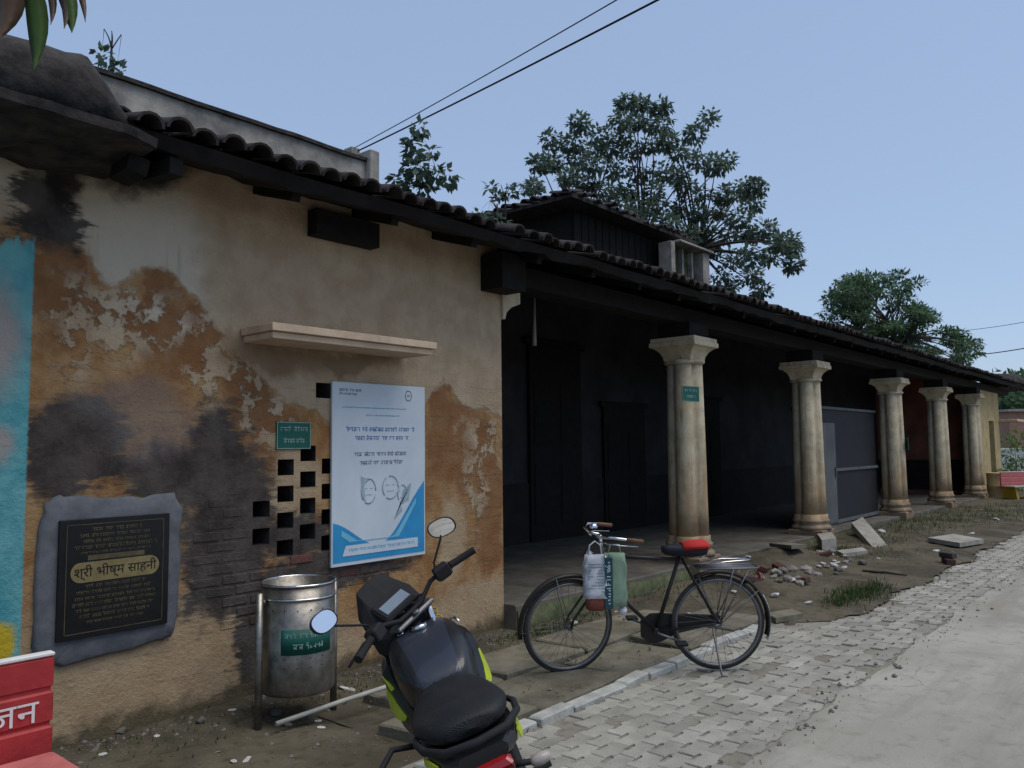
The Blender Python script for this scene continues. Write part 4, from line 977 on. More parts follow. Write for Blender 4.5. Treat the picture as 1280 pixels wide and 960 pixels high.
# side shrouds with neon panels
for s in (-1, 1):
    q = MB(); secs = []
    for x, y0, y1, z0, z1 in ((.56, .13, .17, .64, .78), (.48, .14, .215, .56, .85), (.34, .15, .225, .54, .84), (.18, .15, .205, .56, .78), (.04, .13, .175, .58, .72), (-.06, .12, .15, .60, .68)):
        secs.append([Vector((x, s*a, b)) for a, b in ((y0, z0), (y0+(y1-y0)*.75, z0+.02), (y1, z0+(z1-z0)*.45), (y1*.97, z1-.03), (y0+(y1-y0)*.5, z1), (y0, z1-.01))])
    q.loft(secs, False, True); shd = sp(q, 'tank_shroud', 'bblack', sub=0)
    q = MB(); secs = []
    for x, y, z0, z1 in ((.36, .227, .70, .735), (.30, .226, .665, .755), (.22, .216, .645, .735), (.13, .199, .655, .70), (.08, .188, .67, .685)):
        secs.append([Vector((x, s*a, b)) for a, b in ((y, z0), (y+.007, z0), (y-.004, z1), (y-.012, z1))])
    q.loft(secs, False, True); sp(q, 'neon_panel', 'neon', shd)
    if s < 0: continue
    q = MB(); q.loft([[Vector((x, s*a, b)) for a, b in ((y, z), (y+.006, z), (y-.035, z+.016), (y-.04, z+.012))] for x, y, z in ((.33, .216, .800), (.26, .208, .785), (.20, .200, .768))], False, True); sp(q, 'neon_edge', 'neon', shd)
# side cover, engine, frame
for s in (-1, 1):
    q = MB(); q.loft([[Vector((x, s*a, b)) for a, b in ((.10, z0), (y, z0+.02), (y, z1-.02), (.10, z1))] for x, y, z0, z1 in ((.02, .135, .60, .76), (-.15, .155, .55, .775), (-.32, .16, .56, .78), (-.46, .145, .64, .78))], False, True); cv = sp(q, 'side_cover', 'bblack')
    q = MB(); q.loft([[Vector((x, s*a, b)) for a, b in ((y, z), (y+.008, z), (y+.004, z+h), (y-.002, z+h))] for x, y, z, h in ((-.50, .170, .70, .03), (-.60, .162, .71, .04), (-.70, .140, .73, .03))], False, True); sp(q, 'neon_strip', 'neon', cv)
q = MB(); q.box((.08, 0, .42), (.36, .26, .24), ch=.03); q.tube([(.16, 0, .5), (.30, 0, .66)], .085, 14); q.tube([(.0, -.17, .40), (.0, .17, .40)], .10, 16); sp(q, 'engine', 'alloy')
for k in range(5):
    q = MB(); q.box((.20+.026*k, 0, .545+.03*k), (.17, .20, .008), Matrix.Rotation(R(-50), 3, 'Y')); sp(q, 'cooling_fin', 'alloy')
q = MB(); q.tube([A0+Vector((0, 0, -.03)), (.42, 0, .70), (.30, 0, .30), (-.10, 0, .27), (-.20, 0, .45), (-.10, 0, .72), (.38, 0, .86)], .020, 8)
for s in (-1, 1): q.tube([(-.10, s*.07, .72), (-.80, s*.07, .76)], .014, 6); q.tube([(-.18, s*.09, .36), (-.66, s*.09, .305)], .018, 8); q.tube([(-.42, s*.12, .70), (-.60, s*.12, .34)], [.030, .024], 10)
sp(q, 'frame', 'mblack')
q = MB(); q.tube([(.28, -.09, .42), (.20, -.13, .25), (-.15, -.16, .23), (-.35, -.17, .27), (-.80, -.18, .38)], [.018, .020, .024, .045, .050], 12); ex = sp(q, 'exhaust', 'mblack')
q = MB(); q.tube([(-.80, -.18, .38), (-.82, -.18, .385)], .030, 12); sp(q, 'exhaust_tip', 'chrome', ex)
# seat
q = MB(); S = [(-.02, .075, .030, .775), (-.07, .120, .045, .770), (-.18, .160, .055, .755), (-.30, .180, .055, .755), (-.39, .180, .056, .768), (-.46, .174, .060, .792), (-.55, .158, .058, .808), (-.63, .134, .050, .814), (-.68, .092, .032, .816)]
q.loft([ell(x, 0, z, w, h, 28, 2.5, .8) for x, w, h, z in S], True, True); seat = sp(q, 'seat', 'seat', sub=1)
q = MB(); secs = []
for x, w, z0, z1 in ((-.25, .155, .66, .735), (-.42, .165, .68, .750), (-.60, .155, .70, .775), (-.74, .125, .725, .79), (-.80, .085, .745, .79)):
    secs.append([Vector((x, y, z)) for y, z in ((-w, z0+.02), (-w*.8, z0), (w*.8, z0), (w, z0+.02), (w, z1-.015), (w*.85, z1), (-w*.85, z1), (-w, z1-.015))])
q.loft(secs, False, True); tail = sp(q, 'tail_cowl', 'bblack')
q = MB(); q.tube([(-.42, -.176, .765), (-.52, -.182, .785), (-.66, -.166, .805), (-.76, -.105, .810), (-.785, 0, .810), (-.76, .105, .810), (-.66, .166, .805), (-.52, .182, .785), (-.42, .176, .765)], [.010, .012, .013, .014, .014, .014, .013, .012, .010], 10); sp(q, 'grab_rail', 'mblack')
q = MB(); q.box((-.800, 0, .715), (.05, .165, .060), Matrix.Rotation(R(-18), 3, 'Y'), ch=.014); sp(q, 'tail_light', 'redl', tail)
q = MB(); q.loft([[Vector((x, y, z)) for y, z in ((-w, z0), (w, z0), (w*.9, z1), (-w*.9, z1))] for x, w, z0, z1 in ((-.74, .09, .66, .73), (-.90, .085, .58, .70), (-.98, .075, .46, .49), (-1.0, .07, .40, .42))], False, True); fen = sp(q, 'rear_fender', 'mblack')
q = MB(); q.box((-1.0, 0, .50), (.006, .20, .13), Matrix.Rotation(R(-14), 3, 'Y')); sp(q, 'number_plate', 'white', fen)
for s in (-1, 1):
    q = MB(); q.tube([(-.76, s*.07, .69), (-.78, s*.15, .675)], .010, 6); sk = sp(q, 'indicator_stalk', 'mblack')
    q = MB(); q.loft([[Vector((-.78+a, s*(y-.03), .675+b)) for a, b in [(rr*1.0*math.cos(t), rr*.85*math.sin(t)) for t in [2*math.pi*k/12 for k in range(12)]]] for y, rr in ((.165, .010), (.175, .020), (.20, .024), (.225, .020), (.235, .010))], True, True); sp(q, 'indicator', 'amber', sk)
# guard on the left side
q = MB(); q.tube([(-.22, .15, .66), (-.24, .27, .70), (-.32, .34, .67), (-.50, .36, .58), (-.70, .34, .50), (-.84, .30, .40), (-.80, .22, .28), (-.66, .12, .30)], .012, 8); q.tube([(-.40, .15, .60), (-.44, .31, .495)], .009, 6); sp(q, 'side_guard', 'mblack')
q = MB(); q.tube([(-.02, .13, .28), (.02, .22, .12), (.06, .30, -.02+.03)], .011, 6); sp(q, 'side_stand', 'alloy')
for s in (-1, 1):
    q = MB(); q.tube([(-.06, s*.10, .30), (-.06, s*.30, .31)], .016, 8); sp(q, 'foot_peg', 'rubber')
# steered group: fork, bars, cowl, dash, mirrors
for s in (-1, 1):
    q = MB(); top = Vector((.415, s*.095, .965)); bot_ = Vector((.66, s*.095, .305)); q.tube([top, top+(bot_-top)*.55], .016, 10); fk = sp(q, 'fork_tube', 'chrome', turn=True)
    q = MB(); q.tube([top+(bot_-top)*.5, bot_], .025, 10); sp(q, 'fork_slider', 'mblack', fk, True)
q = MB(); q.loft([[Vector((.66+.335*math.cos(t), y*w, .305+.335*math.sin(t)-.012*y*y)) for y in (-1, -.5, 0, .5, 1, .5, 0, -.5)] for t, w in ((R(20), .04), (R(45), .065), (R(80), .07), (R(115), .07), (R(145), .05))], True, True); sp(q, 'front_fender', 'bblack', turn=True)
q = MB(); q.box((.41, 0, .985), (.09, .24, .022), ch=.008); sp(q, 'yoke', 'alloy', turn=True)
q = MB(); HBP = [(.40, 0, 1.005), (.40, .07, 1.008), (.385, .16, 1.055), (.345, .24, 1.062), (.275, .375, 1.055)]
q.tube([(x, -y, z) for x, y, z in HBP[::-1]]+HBP[1:], .0115, 8); bar = sp(q, 'handlebar', 'mblack', turn=True)
for s in (-1, 1):
    q = MB(); a, b = Vector((.335, s*.262, 1.0615)), Vector((.272, s*.385, 1.055)); q.tube([a, a+(b-a)*.06, b-(b-a)*.05, b], [.021, .0175, .0175, .019], 12); sp(q, 'grip', 'rubber', bar, True)
    q = MB(); q.box((.353, s*.222, 1.06), (.066, .080, .066), Matrix.Rotation(s*R(25), 3, 'Z'), ch=.010); sw = sp(q, 'switch_box', 'mblack', bar, True)
    q = MB(); q.box((.335, s*.222, 1.083), (.012, .03, .008)); sp(q, 'switch', 'alloy', sw, True)
    q = MB(); q.tube([(.385, s*.20, 1.05), (.405, s*.27, 1.045), (.355, s*.40, 1.032)], [.008, .008, .006], 6); sp(q, 'lever', 'mblack', bar, True)
    mz = 1.255 if s > 0 else 1.225; c = Vector((.345, s*(.385 if s > 0 else .345), mz))
    q = MB(); q.tube([(.375, s*.205, 1.07), (.38, s*.225, 1.11), c+Vector((.018, -s*.03, -.045)), c+Vector((.012, 0, -.01))], .0055, 6); stm = sp(q, 'mirror_stem', 'mblack', bar, True)
    nrm = Vector((-1, -.30 if s > 0 else 1.15, .18)).normalized(); ux = nrm.cross(Vector((0, 0, 1))).normalized(); uz = ux.cross(nrm)
    def mring(k, off): return [c+ux*(k*.070*math.copysign(abs(math.cos(t))**.8, math.cos(t)))+uz*(k*.045*math.copysign(abs(math.sin(t))**.85, math.sin(t))+k*.008*math.cos(t))+nrm*off for t in [2*math.pi*i/28 for i in range(28)]]
    q = MB(); q.loft([mring(.45, -.030), mring(.85, -.022), mring(1.0, -.004), mring(1.0, .004), mring(.93, .005), mring(.91, .001)], True, True); hs = sp(q, 'mirror_housing', 'mblack', stm, True)
    q = MB(); q.add(mring(.905, .0035), [tuple(range(28))]); sp(q, 'mirror_glass', 'mirror', hs, True)
q = MB(); secs = []
for x, w, z0, z1 in ((.46, .11, .84, .96), (.50, .155, .80, 1.03), (.565, .165, .78, 1.15), (.60, .150, .77, 1.19), (.65, .125, .76, 1.10), (.685, .09, .78, .97)):
    secs.append([Vector((x, y, z)) for y, z in ((-w*.6, z0), (w*.6, z0), (w, z0+(z1-z0)*.35), (w*.95, z0+(z1-z0)*.75), (w*.55, z1), (0, z1+.012), (-w*.55, z1), (-w*.95, z0+(z1-z0)*.75), (-w, z0+(z1-z0)*.35))])
q.loft(secs, False, True); cow = sp(q, 'headlight_cowl', 'mblack', turn=True)
q = MB(); q.loft([[Vector((x, y, z)) for y, z in ((-w, z0), (w, z0), (w*.8, z1), (-w*.8, z1))] for x, w, z0, z1 in ((.665, .08, .82, .92), (.685, .065, .835, .905))], False, True); sp(q, 'headlight', 'amber', cow, True)
DM = Matrix.Translation((.505, 0, 1.055)) @ Matrix.Rotation(R(-38), 4, 'Y')
q = MB(); q.box((0, 0, 0), (.125, .20, .045), ch=.012); q.v = [tuple(DM @ Vector(v)) for v in q.v]; ds = sp(q, 'dash_housing', 'mblack', turn=True)
q = MB(); q.box((-.008, 0, .0245), (.060, .150, .004), ch=.0015); q.v = [tuple(DM @ Vector(v)) for v in q.v]; sp(q, 'dash_screen', 'lcd', ds, True)
q = MB(); q.lathe([(0, .010), (.016, .009), (.020, 0), (0, 0)], 16, (.365, 0, .998)); sp(q, 'ignition_lock', 'alloy', turn=True)
for k in range(4):
    y = -.10+.065*k; q = MB(); q.tube([(.40, y, 1.03), (.52, y*1.3, 1.0), (.55, y*.9, .90), (.42, y*.5, .80)], .005, 5); sp(q, 'cable', 'cable', turn=True)
q = MB(); q.tube([Vector((.455+.012*math.cos(k*.9), -.135+.012*math.sin(k*.9), .80+.006*k)) for k in range(30)], .004, 5); sp(q, 'marigold_charm', 'yellow', turn=True)

# ------------------------------------------------------------------ trees and plants
def leaf_add(mb, p, d, n, L, w, curl=.15, mi=0):
    """a pointed leaf: 6 faces' worth of blade folded on the midrib"""
    d = d.normalized(); s = d.cross(n)
    if s.length < 1e-4: s = d.orthogonal()
    s.normalize(); n = s.cross(d)
    a = p+d*L*.45-n*L*curl*.4; t = p+d*L-n*L*curl
    mb.add([p, a+s*w/2+n*w*.15, t, a-s*w/2+n*w*.15, a], [(0, 4, 1), (4, 2, 1), (0, 3, 4), (4, 3, 2)], False, mi)
def rv(): return Vector((random.gauss(0, 1), random.gauss(0, 1), random.gauss(0, 1))).normalized()
def limb(mb, a, b, r0, r1, bend=.1, n=5):
    a, b = Vector(a), Vector(b); L = (b-a).length; o = Vector((random.uniform(-1, 1), random.uniform(-1, 1), random.uniform(.2, 1)))*L*bend
    mb.tube([a+(b-a)*(i/n)+o*math.sin(math.pi*i/n) for i in range(n+1)], [r0+(r1-r0)*i/n for i in range(n+1)], 6)
def tree(name, label, clumps, trunk_px, d0, base_z, leafn, L, w, mleaf, trunk_r, drop=.3, jit=1.5, cat='tree', flatk=.75, fork=None, par_d=0, group=None):
    """clumps: (px, py, radius m); their distance varies round d0 so the crown has depth"""
    pos = [(at_d(x, y, d0+random.uniform(-jit, jit)), r) for x, y, r in clumps]
    base = at_d(*trunk_px, d0); base.z = base_z
    t = thing(name, label, cat, base, 0, group); off = -base
    cz = min(p.z for p, r in pos); top = base.copy(); top.z = fork if fork else max(base_z+.5, cz-.2)
    q = MB(); n = 8
    q.tube([off+base+(top-base)*(i/n)+Vector((.06*math.sin(i*1.3), .05*math.cos(i*1.7), 0))*trunk_r*3 for i in range(n+1)], [trunk_r*(1.15-.4*i/n) for i in range(n+1)], 10); tr = q.build('trunk', M['bark'], t)
    q = MB(); mains = sorted(pos, key=lambda k: k[0].z)
    hubs = [top+Vector((random.uniform(-1, 1), random.uniform(-1, 1), random.uniform(.6, 1.6)))*max(.12, (max(p.z for p, r in pos)-top.z)*.25) for _ in range(5)]
    used = {min(range(5), key=lambda k: (hubs[k]-p).length) for p, r in pos}
    for k in used: limb(q, off+top-Vector((0, 0, .1)), off+hubs[k], trunk_r*.6, trunk_r*.38)
    for p, r in pos:
        h = min(hubs, key=lambda k: (k-p).length); limb(q, off+h, off+p, trunk_r*.22, trunk_r*.05, .08)
    q.build('branches', M['bark'], t)['kind'] = 'stuff'
    q = MB()
    for p, r in pos:
        for _ in range(int(leafn*random.uniform(.75, 1.25))):
            v = rv()*r*random.random()**.45; v.z *= flatk; c = p+v
            d = (v.normalized()*.7+rv()*.7+Vector((0, 0, -drop))); leaf_add(q, off+c, d, Vector((0, 0, 1))+rv()*.5, L*random.uniform(.65, 1.2), w*random.uniform(.7, 1.15))
    o = q.build('crown', M[mleaf], t, fix=False); o['kind'] = 'stuff'
    return t
Zc = [(620,80),(670,85),(740,95),(600,140),(650,150),(745,160),(460,150),(430,220),(360,210),(905,135),(860,190),(530,200),(560,240),(640,250),(700,230),(760,215),(800,250),(320,290),(370,290),(450,270),(500,300),(580,310),(660,330),(740,320),(800,330),(870,280),(930,300),(970,280),(420,340),(480,360),(560,380),(630,390),(720,390),(820,370),(880,400),(960,400),(1020,380),(1070,370),(1060,430),(300,370),(640,440),(720,440),(800,450),(870,470),(940,460),(1010,480),(900,520),(980,540),(1050,540),(1100,520),(1150,570),(1200,590),(1200,640),(1120,620),(1060,610),(1000,620),(950,680),(1050,680),(1090,730),(980,720),(560,430),(680,480),(760,500),(840,540),(620,480),(920,590),(700,150),(500,240),(610,200),(1180,560)]
cl_ = [(560+a*.3594, 100+b*.3594, random.uniform(.24, .38)) for a, b in Zc]
tree('broadleaf_tree', 'large open broad leaved tree rising behind the raised roof block', cl_, (815, 400), 21.5, -.1, 150, .17, .10, 'leaf1', .16, .25, 2.2, fork=5.2)
poly = [(1018, 388), (1050, 352), (1092, 336), (1122, 342), (1158, 354), (1152, 384), (1184, 402), (1222, 438), (1205, 455), (1120, 440), (1050, 415)]
def inside(x, y):
    c = False; j = len(poly)-1
    for i in range(len(poly)):
        if (poly[i][1] > y) != (poly[j][1] > y) and x < (poly[j][0]-poly[i][0])*(y-poly[i][1])/(poly[j][1]-poly[i][1])+poly[i][0]: c = not c
        j = i
    return c
cl_ = []
while len(cl_) < 95:
    x, y = random.uniform(1015, 1225), random.uniform(333, 458)
    if inside(x, y): cl_.append((x, y, random.uniform(.38, .62)))
tree('fine_leaved_tree', 'dense fine leaved tree behind the far part of the tiled roof', cl_, (1115, 470), 36, -.1, 120, .26, .10, 'leaf2', .22, -.05, 2.5, flatk=.38)
# saplings rooted in the roof
Zs = [(825,150),(790,205),(870,255),(730,385),(790,330),(830,380),(900,360),(960,370),(850,420),(760,400),(800,260),(830,330)]
cl_ = [(300+a*.2709, 120+b*.2709, random.uniform(.07, .13)) for a, b in Zs]
def roof_plant(label, cl_, px, y, n, L):
    d = ray(*px); dist = (y-CAM.y)/d.y; bz_ = (CAM+d*dist).z
    return tree('roof_sapling', label, cl_, px, dist, bz_, n, L, L*.62, 'leaf1', .014, .2, .15, 'plant')
roof_plant('spindly sapling sprouting from the tiles just past the parapet end', cl_, (535, 285), 1.7, 26, .13)
roof_plant('tiny sprig growing at the near corner of the raised roof block', [(614, 235, .10), (624, 246, .09), (640, 240, .13), (655, 236, .12), (668, 232, .12)], (632, 275), 3.6, 30, .13)
roof_plant('low bright weeds on the tiles beside the raised roof block', [(610, 272, .12), (625, 278, .14), (637, 284, .13), (598, 268, .10)], (622, 296), 2.6, 22, .10)
roof_plant('small leafy sprig showing above the coping behind the mortar hip', [(125, 68, .09), (136, 76, .10), (145, 86, .08)], (138, 105), 3.9, 16, .11)
# street tree beside the camera: only the tips of its drooping leaves enter the picture
stt = thing('mango_tree', 'drooping mango leaves hanging in front of the mortar roof end', 'tree', (-7.7, -3.6, 0))
q = MB(); q.tube([(0, 0, -.1), (.05, .02, 1.0), (.02, .06, 2.2), (.1, .1, 3.3), (.3, .1, 4.3)], [.17, .14, .12, .10, .06], 12); q.build('trunk', M['bark'], stt)
o0 = Vector((-7.7, -3.6, 0)); tip = at_d(45, -40, 1.75)-o0
q = MB(); q.tube([(.06, .09, 2.9), (.6, -.1, 3.2), tip*.6+Vector((.3, 0, 1.25)), tip+Vector((0, 0, .10)), tip], [.05, .035, .02, .010, .005], 8); br = q.build('branch', M['bark'], stt)
for x0, y0, x1, y1, w, m_ in ((8, -60, -12, 48, .075, 'leaf4'), (32, -50, 36, 84, .055, 'leaf3'), (52, -50, 57, 27, .022, 'leaf4'), (62, -60, 84, 37, .045, 'leaf3'), (70, -50, 74, 32, .028, 'leaf4'), (80, -60, 101, 24, .018, 'leaf4'), (20, -90, -30, -10, .06, 'leaf3'), (60, -120, 130, -40, .05, 'leaf3')):
    a, b = at_d(x0, y0, 1.75)-o0, at_d(x1, y1, 1.72)-o0; q = MB(); n = 8; secs = []; s = (b-a).cross(_F).normalized()
    for i in range(n+1):
        f = i/n; c = a+(b-a)*f+_F*.03*math.sin(f*2.5); ww = w*.9*math.sin(math.pi*min(1, .06+f*.97))**.8/2
        secs.append([c+s*ww+_F*ww*.4, c-_F*.0006, c-s*ww+_F*ww*.4, c+_F*.0006])
    q.loft(secs, True, True); q.build('leaf', M[m_], br)
q = MB()
for _ in range(26):
    p = Vector((random.uniform(-1.3, 1.2), random.uniform(-1.2, 1.0), random.uniform(4.0, 5.4)))
    for _ in range(26): leaf_add(q, p+rv()*.28, rv()+Vector((0, 0, -.8)), Vector((0, 0, 1))+rv()*.4, .17, .045)
o = q.build('crown', M['leaf3'], stt, fix=False); o['kind'] = 'stuff'

# ------------------------------------------------------------------ overhead wires and their poles
def wire(a, b, sag_, r, label, grp=None):
    q = MB(); n = 24; q.tube([a+(b-a)*(i/n)-Vector((0, 0, sag_*4*(i/n)*(1-i/n))) for i in range(n+1)], r, 5)
    return tag(q.build('overhead_wire', M['cable']), label, 'wire', grp)
A = at_y(441, 186, 4.2); B1 = at_d(965, -130, 6.0); B1 = A+(B1-A)*1.9; B2 = at_d(1029, -130, 6.0); B2 = A+(B2-A)*1.9
wire(A, B1, .10, .0065, 'thinner of two wires running up from behind the parapet'); wire(A+Vector((.06, 0, -.03)), B2, .10, .011, 'thicker of two wires running up from behind the parapet')
def pole(name, label, x, y, h, arm):
    t = thing(name, label, 'pole', (x, y, -.1)); q = MB(); q.loft([[Vector((a*w, b*w*1.2, z)) for a, b in ((-1, -1), (1, -1), (1, 1), (-1, 1))] for z, w in ((0, .12), (h, .075))], False, True); q.build('shaft', M['conc'], t)
    q = MB(); q.box((0, 0, h-.35), (arm, .08, .08)); q.build('cross_arm', M['alloy'], t); return t
pole('utility_pole', 'concrete pole on the road side carrying the two roof wires', (B1.x+B2.x)/2, (B1.y+B2.y)/2, max(B1.z, B2.z)+.4, abs(B1.x-B2.x)+.5)
pole('roof_pole', 'short pole behind the parapet where the roof wires end', A.x, A.y+.02, A.z+.1, .3)
w1a, w1b = at_d(1196, 414, 42), at_d(1420, 372, 26); wire(w1a, w1b, .15, .012, 'upper thin wire crossing the sky beyond the fine leaved tree')
w2a, w2b = at_d(1190, 446, 42), at_d(1420, 404, 26); wire(w2a, w2b, .2, .022, 'lower thick wire crossing the sky beyond the fine leaved tree')
pole('utility_pole', 'concrete pole at the roadside holding the two far wires', w1b.x, w1b.y, w1b.z+.3, .6)
pole('utility_pole', 'concrete pole hidden behind the fine leaved tree', w1a.x, w1a.y, w1a.z+.2, .6)

# ------------------------------------------------------------------ far end of the lane
hx = [(1235+i*9, random.uniform(478, 500), random.uniform(2.0, 3.4)) for i in range(16)]
q = MB()
for x, y, r in hx:
    for k in range(3):
        p = at_d(x+random.uniform(-6, 6), y+14*k, 110+random.uniform(-8, 8))
        for _ in range(150): leaf_add(q, p+Vector((rv()*r*random.random()**.4)), rv(), rv(), .9, .55)
o = q.build('distant_wood', M['leaf2'], None, fix=False); tag(o, 'hazy dark band of distant trees beyond the lane', 'trees', None, 'stuff')
hp = at_d(1262, 590, 62)
hs = thing('brick_house', 'low bare brick house far off past the veranda end', 'house', (hp.x, hp.y, -.1), R(-50))
q = MB(); q.box((3.2, 0, 2.0), (9, 5, 4.0)); q.build('wall', M['fbrick'], hs)
q = MB(); q.box((3.2, 0, 4.08), (9.5, 5.5, .18)); q.build('roof', M['conc'], hs)
for i in range(3):
    q = MB(); q.box((.4+2.6*i, -2.52, 2.2), (1.1, .08, 1.2)); wq = q.build('window', M['inner'], hs); q = MB(); q.box((.4+2.6*i, -2.55, 1.55), (1.3, .16, .08)); q.build('sill', M['conc'], wq)
cp = at_d(1258, 612, 40)
cw = thing('compound_wall', 'low whitewashed compound wall closing the far end of the lane', 'wall', (cp.x, cp.y, -.1), R(-48))
for i in range(4):
    q = MB(); q.box((.4+2.0*i, 0, .72), (1.88, .20, 1.44), ch=.02); q.build('panel', M['fwhite'], cw); q = MB(); q.box((-.6+2.0*i, 0, .80), (.24, .28, 1.62), ch=.02); q.build('pier', M['fwhite'], cw)
def shrub(label, px, d0, r, n, L, m_='leaf2'):
    base = at_d(*px, d0); base.z = -.05; t = thing('shrub', label, 'shrub', base)
    q = MB(); [limb(q, (0, 0, 0), rv()*r*.5+Vector((0, 0, r*1.1)), .02, .006) for _ in range(7)]; q.build('stems', M['bark'], t)['kind'] = 'stuff'
    q = MB()
    for _ in range(n): v = rv()*r*random.random()**.4; leaf_add(q, v+Vector((0, 0, r*1.15)), v.normalized()+rv()*.6, Vector((0, 0, 1))+rv()*.5, L, L*.5)
    q.build('foliage', M[m_], t, fix=False)['kind'] = 'stuff'; return t
shrub('bright green bush against the far whitewashed wall', (1272, 600), 36, 1.0, 420, .22, 'leaf3')
shrub('small leafy plant behind the pink bench', (1262, 606), 25.2, .42, 220, .14, 'leaf3')
shrub('low plant beside the yellow drum by the end doorway', (1246, 612), 25.6, .36, 180, .13, 'leaf2')
yp = at_d(1238, 618, 24.2)
yd = thing('yellow_drum', 'faded yellow drum against the end block of the veranda', 'drum', (22.0, -.42, -.08)); q = MB(); q.lathe([(0, 0), (.27, 0), (.28, .03), (.27, .06), (.27, .42), (.285, .44), (.27, .46), (.27, .80), (.28, .83), (.26, .84), (.25, .80), (0, .80)], 24); q.build('barrel', M['yplas'], yd)

# ------------------------------------------------------------------ rubble, litter, grass
def rock(k, s=1.0, flat_=.6):
    rnd = random.Random(k); bm_ = bmesh.new(); bmesh.ops.create_icosphere(bm_, subdivisions=1, radius=.5)
    for v in bm_.verts: v.co = Vector((v.co.x*rnd.uniform(.75, 1.25), v.co.y*rnd.uniform(.6, 1.0), v.co.z*flat_*rnd.uniform(.7, 1.2)))
    me = bpy.data.meshes.new('rubble_stone'); bm_.to_mesh(me); bm_.free(); return me
rocks = [rock(k) for k in range(6)]; [m_.materials.append(M['rubble']) for m_ in rocks]
rockw = [rock(k+20, 1, .35) for k in range(4)]; [m_.materials.append(M['rubw']) for m_ in rockw]
hb_ = MB(); hb_.box((0, 0, 0), (.23, .11, .07), ch=.010); hbm = hb_.mesh('broken_brick', M['brickr'])
def ground_z(x, y): return verge_z(x, y) if -9 < x < 34 and y > verge_edge(x) else .005
def put(name, me, px, py, s, label, cat, grp, sq=(1, 1, 1), lift=.3):
    p = at_z(px, py, .03); z = ground_z(p.x, p.y); p = at_z(px, py, z); z = ground_z(p.x, p.y)
    o = inst(name, me, None, (p.x, p.y, z+s*lift*.5), (random.uniform(-.3, .3), random.uniform(-.3, .3), random.uniform(0, 6.28)), (s*sq[0], s*sq[1], s*sq[2])); return tag(o, label, cat, grp)
random.seed(21)
for i in range(26):
    put('rubble_stone', random.choice(rocks), random.gauss(985, 22), random.gauss(714, 7), random.uniform(.06, .17), 'grey brown broken stone in the heap behind the bicycle wheel', 'stone', 'stones in the near heap')
for i in range(20):
    put('rubble_stone', random.choice(rocks+rockw), random.gauss(1048, 17), random.gauss(703, 6), random.uniform(.06, .16), 'pale broken stone in the heap before the second column', 'stone', 'stones in the far heap')
for x, y, s in ((968, 746, .16), (935, 700, .12), (918, 742, .10), (1010, 755, .10), (960, 668, .13), (1102, 666, .2), (990, 722, .15), (1170, 690, .12), (1215, 668, .15), (1245, 650, .15), (872, 790, .10)):
    put('white_stone', random.choice(rockw), x, y, s, 'lone whitish chip of stone lying on the dirt verge', 'stone', 'pale chips scattered on the verge')
for x, y, s in ((955, 712, 1), (1000, 728, 1), (1030, 696, .9), (975, 702, .9), (940, 726, 1)):
    put('broken_brick', hbm, x, y, s, 'dull red broken brick lying among the rubble', 'brick', 'broken bricks in the rubble', lift=.05)
for x, y, s in ((128, 945, .05), (196, 922, .05), (292, 952, .07), (308, 952, .06), (272, 941, .04), (290, 888, .06), (432, 862, .09), (440, 870, .07), (398, 898, .05), (402, 906, .05), (718, 784, .11), (762, 742, .09), (770, 770, .05), (636, 792, .05), (862, 770, .07), (690, 895, .05), (975, 768, .06), (1085, 745, .06), (700, 800, .05)):
    put('litter_scrap', random.choice(rockw), x, y, s, *(('scrap of white litter on the dirt round the litter bin', 'litter', 'white scraps round the bin') if x < 500 else ('scrap of white litter on the ground round the bicycle', 'litter', 'white scraps round the bicycle')), (1.2, .8, .25), lift=.12)
for x, y, s in ((345, 895, .10), (360, 905, .07), (250, 905, .07), (150, 915, .09), (165, 908, .06), (410, 888, .06), (590, 800, .06)):
    put('dirt_clod', random.choice(rocks), x, y, s, 'small dark clod of earth at the foot of the wall', 'stone', 'clods along the wall foot')
def slab_thing(name, label, cat, pts, th, m_, z=.02, tilt=(0, 0)):
    P = [at_z(x, y, z) for x, y in pts]; c = sum(P, Vector())/len(P); q = MB()
    q.prism([(p.x-c.x, p.y-c.y) for p in P], th); o = q.build(name, M[m_]); o.location = (c.x, c.y, ground_z(c.x, c.y)-.005); o.rotation_euler = (*tilt, 0); return tag(o, label, cat)
slab_thing('broken_slab', 'flat grey slab lying near the paving past the rubble', 'slab', [(1160, 679), (1192, 674), (1230, 681), (1200, 686)], .07, 'conc')
slab_thing('broken_slab', 'pale slab propped against the veranda edge by the second column', 'slab', [(1064, 668), (1078, 664), (1112, 682), (1100, 687)], .10, 'conc', .05, (R(8), R(-5)))
slab_thing('broken_slab', 'weathered slab half buried in the mound by the first bay', 'slab', [(962, 690), (984, 686), (1008, 698), (990, 702)], .05, 'slab', .10, (R(-3), R(4)))
slab_thing('broken_slab', 'upright grey block at the foot of the second column', 'block', [(1022, 684), (1040, 682), (1046, 690), (1028, 693)], .20, 'conc', .02)
slab_thing('broken_slab', 'pale flat stone lying below the block at the second column', 'slab', [(1046, 694), (1078, 690), (1085, 694), (1054, 698)], .06, 'conc', .02)
slab_thing('broken_slab', 'dark edged slab behind the rear bicycle wheel', 'slab', [(956, 770), (990, 764), (1004, 770), (970, 776)], .05, 'slab', .02)
q = MB(); a, b = at_z(1078, 714, .03), at_z(1134, 719, .03); q.tube([a, (a+b)/2+Vector((0, 0, .015)), b], [.02, .018, .012], 6); tag(q.build('dead_stick', M['bark']), 'dark stick lying on the dirt before the rubble', 'stick')
p = at_z(1186, 706, 0); q = MB()
cx = thing('brick_stump', 'small dark brick heap standing alone at the paving edge', 'brick', (p.x, p.y, .0))
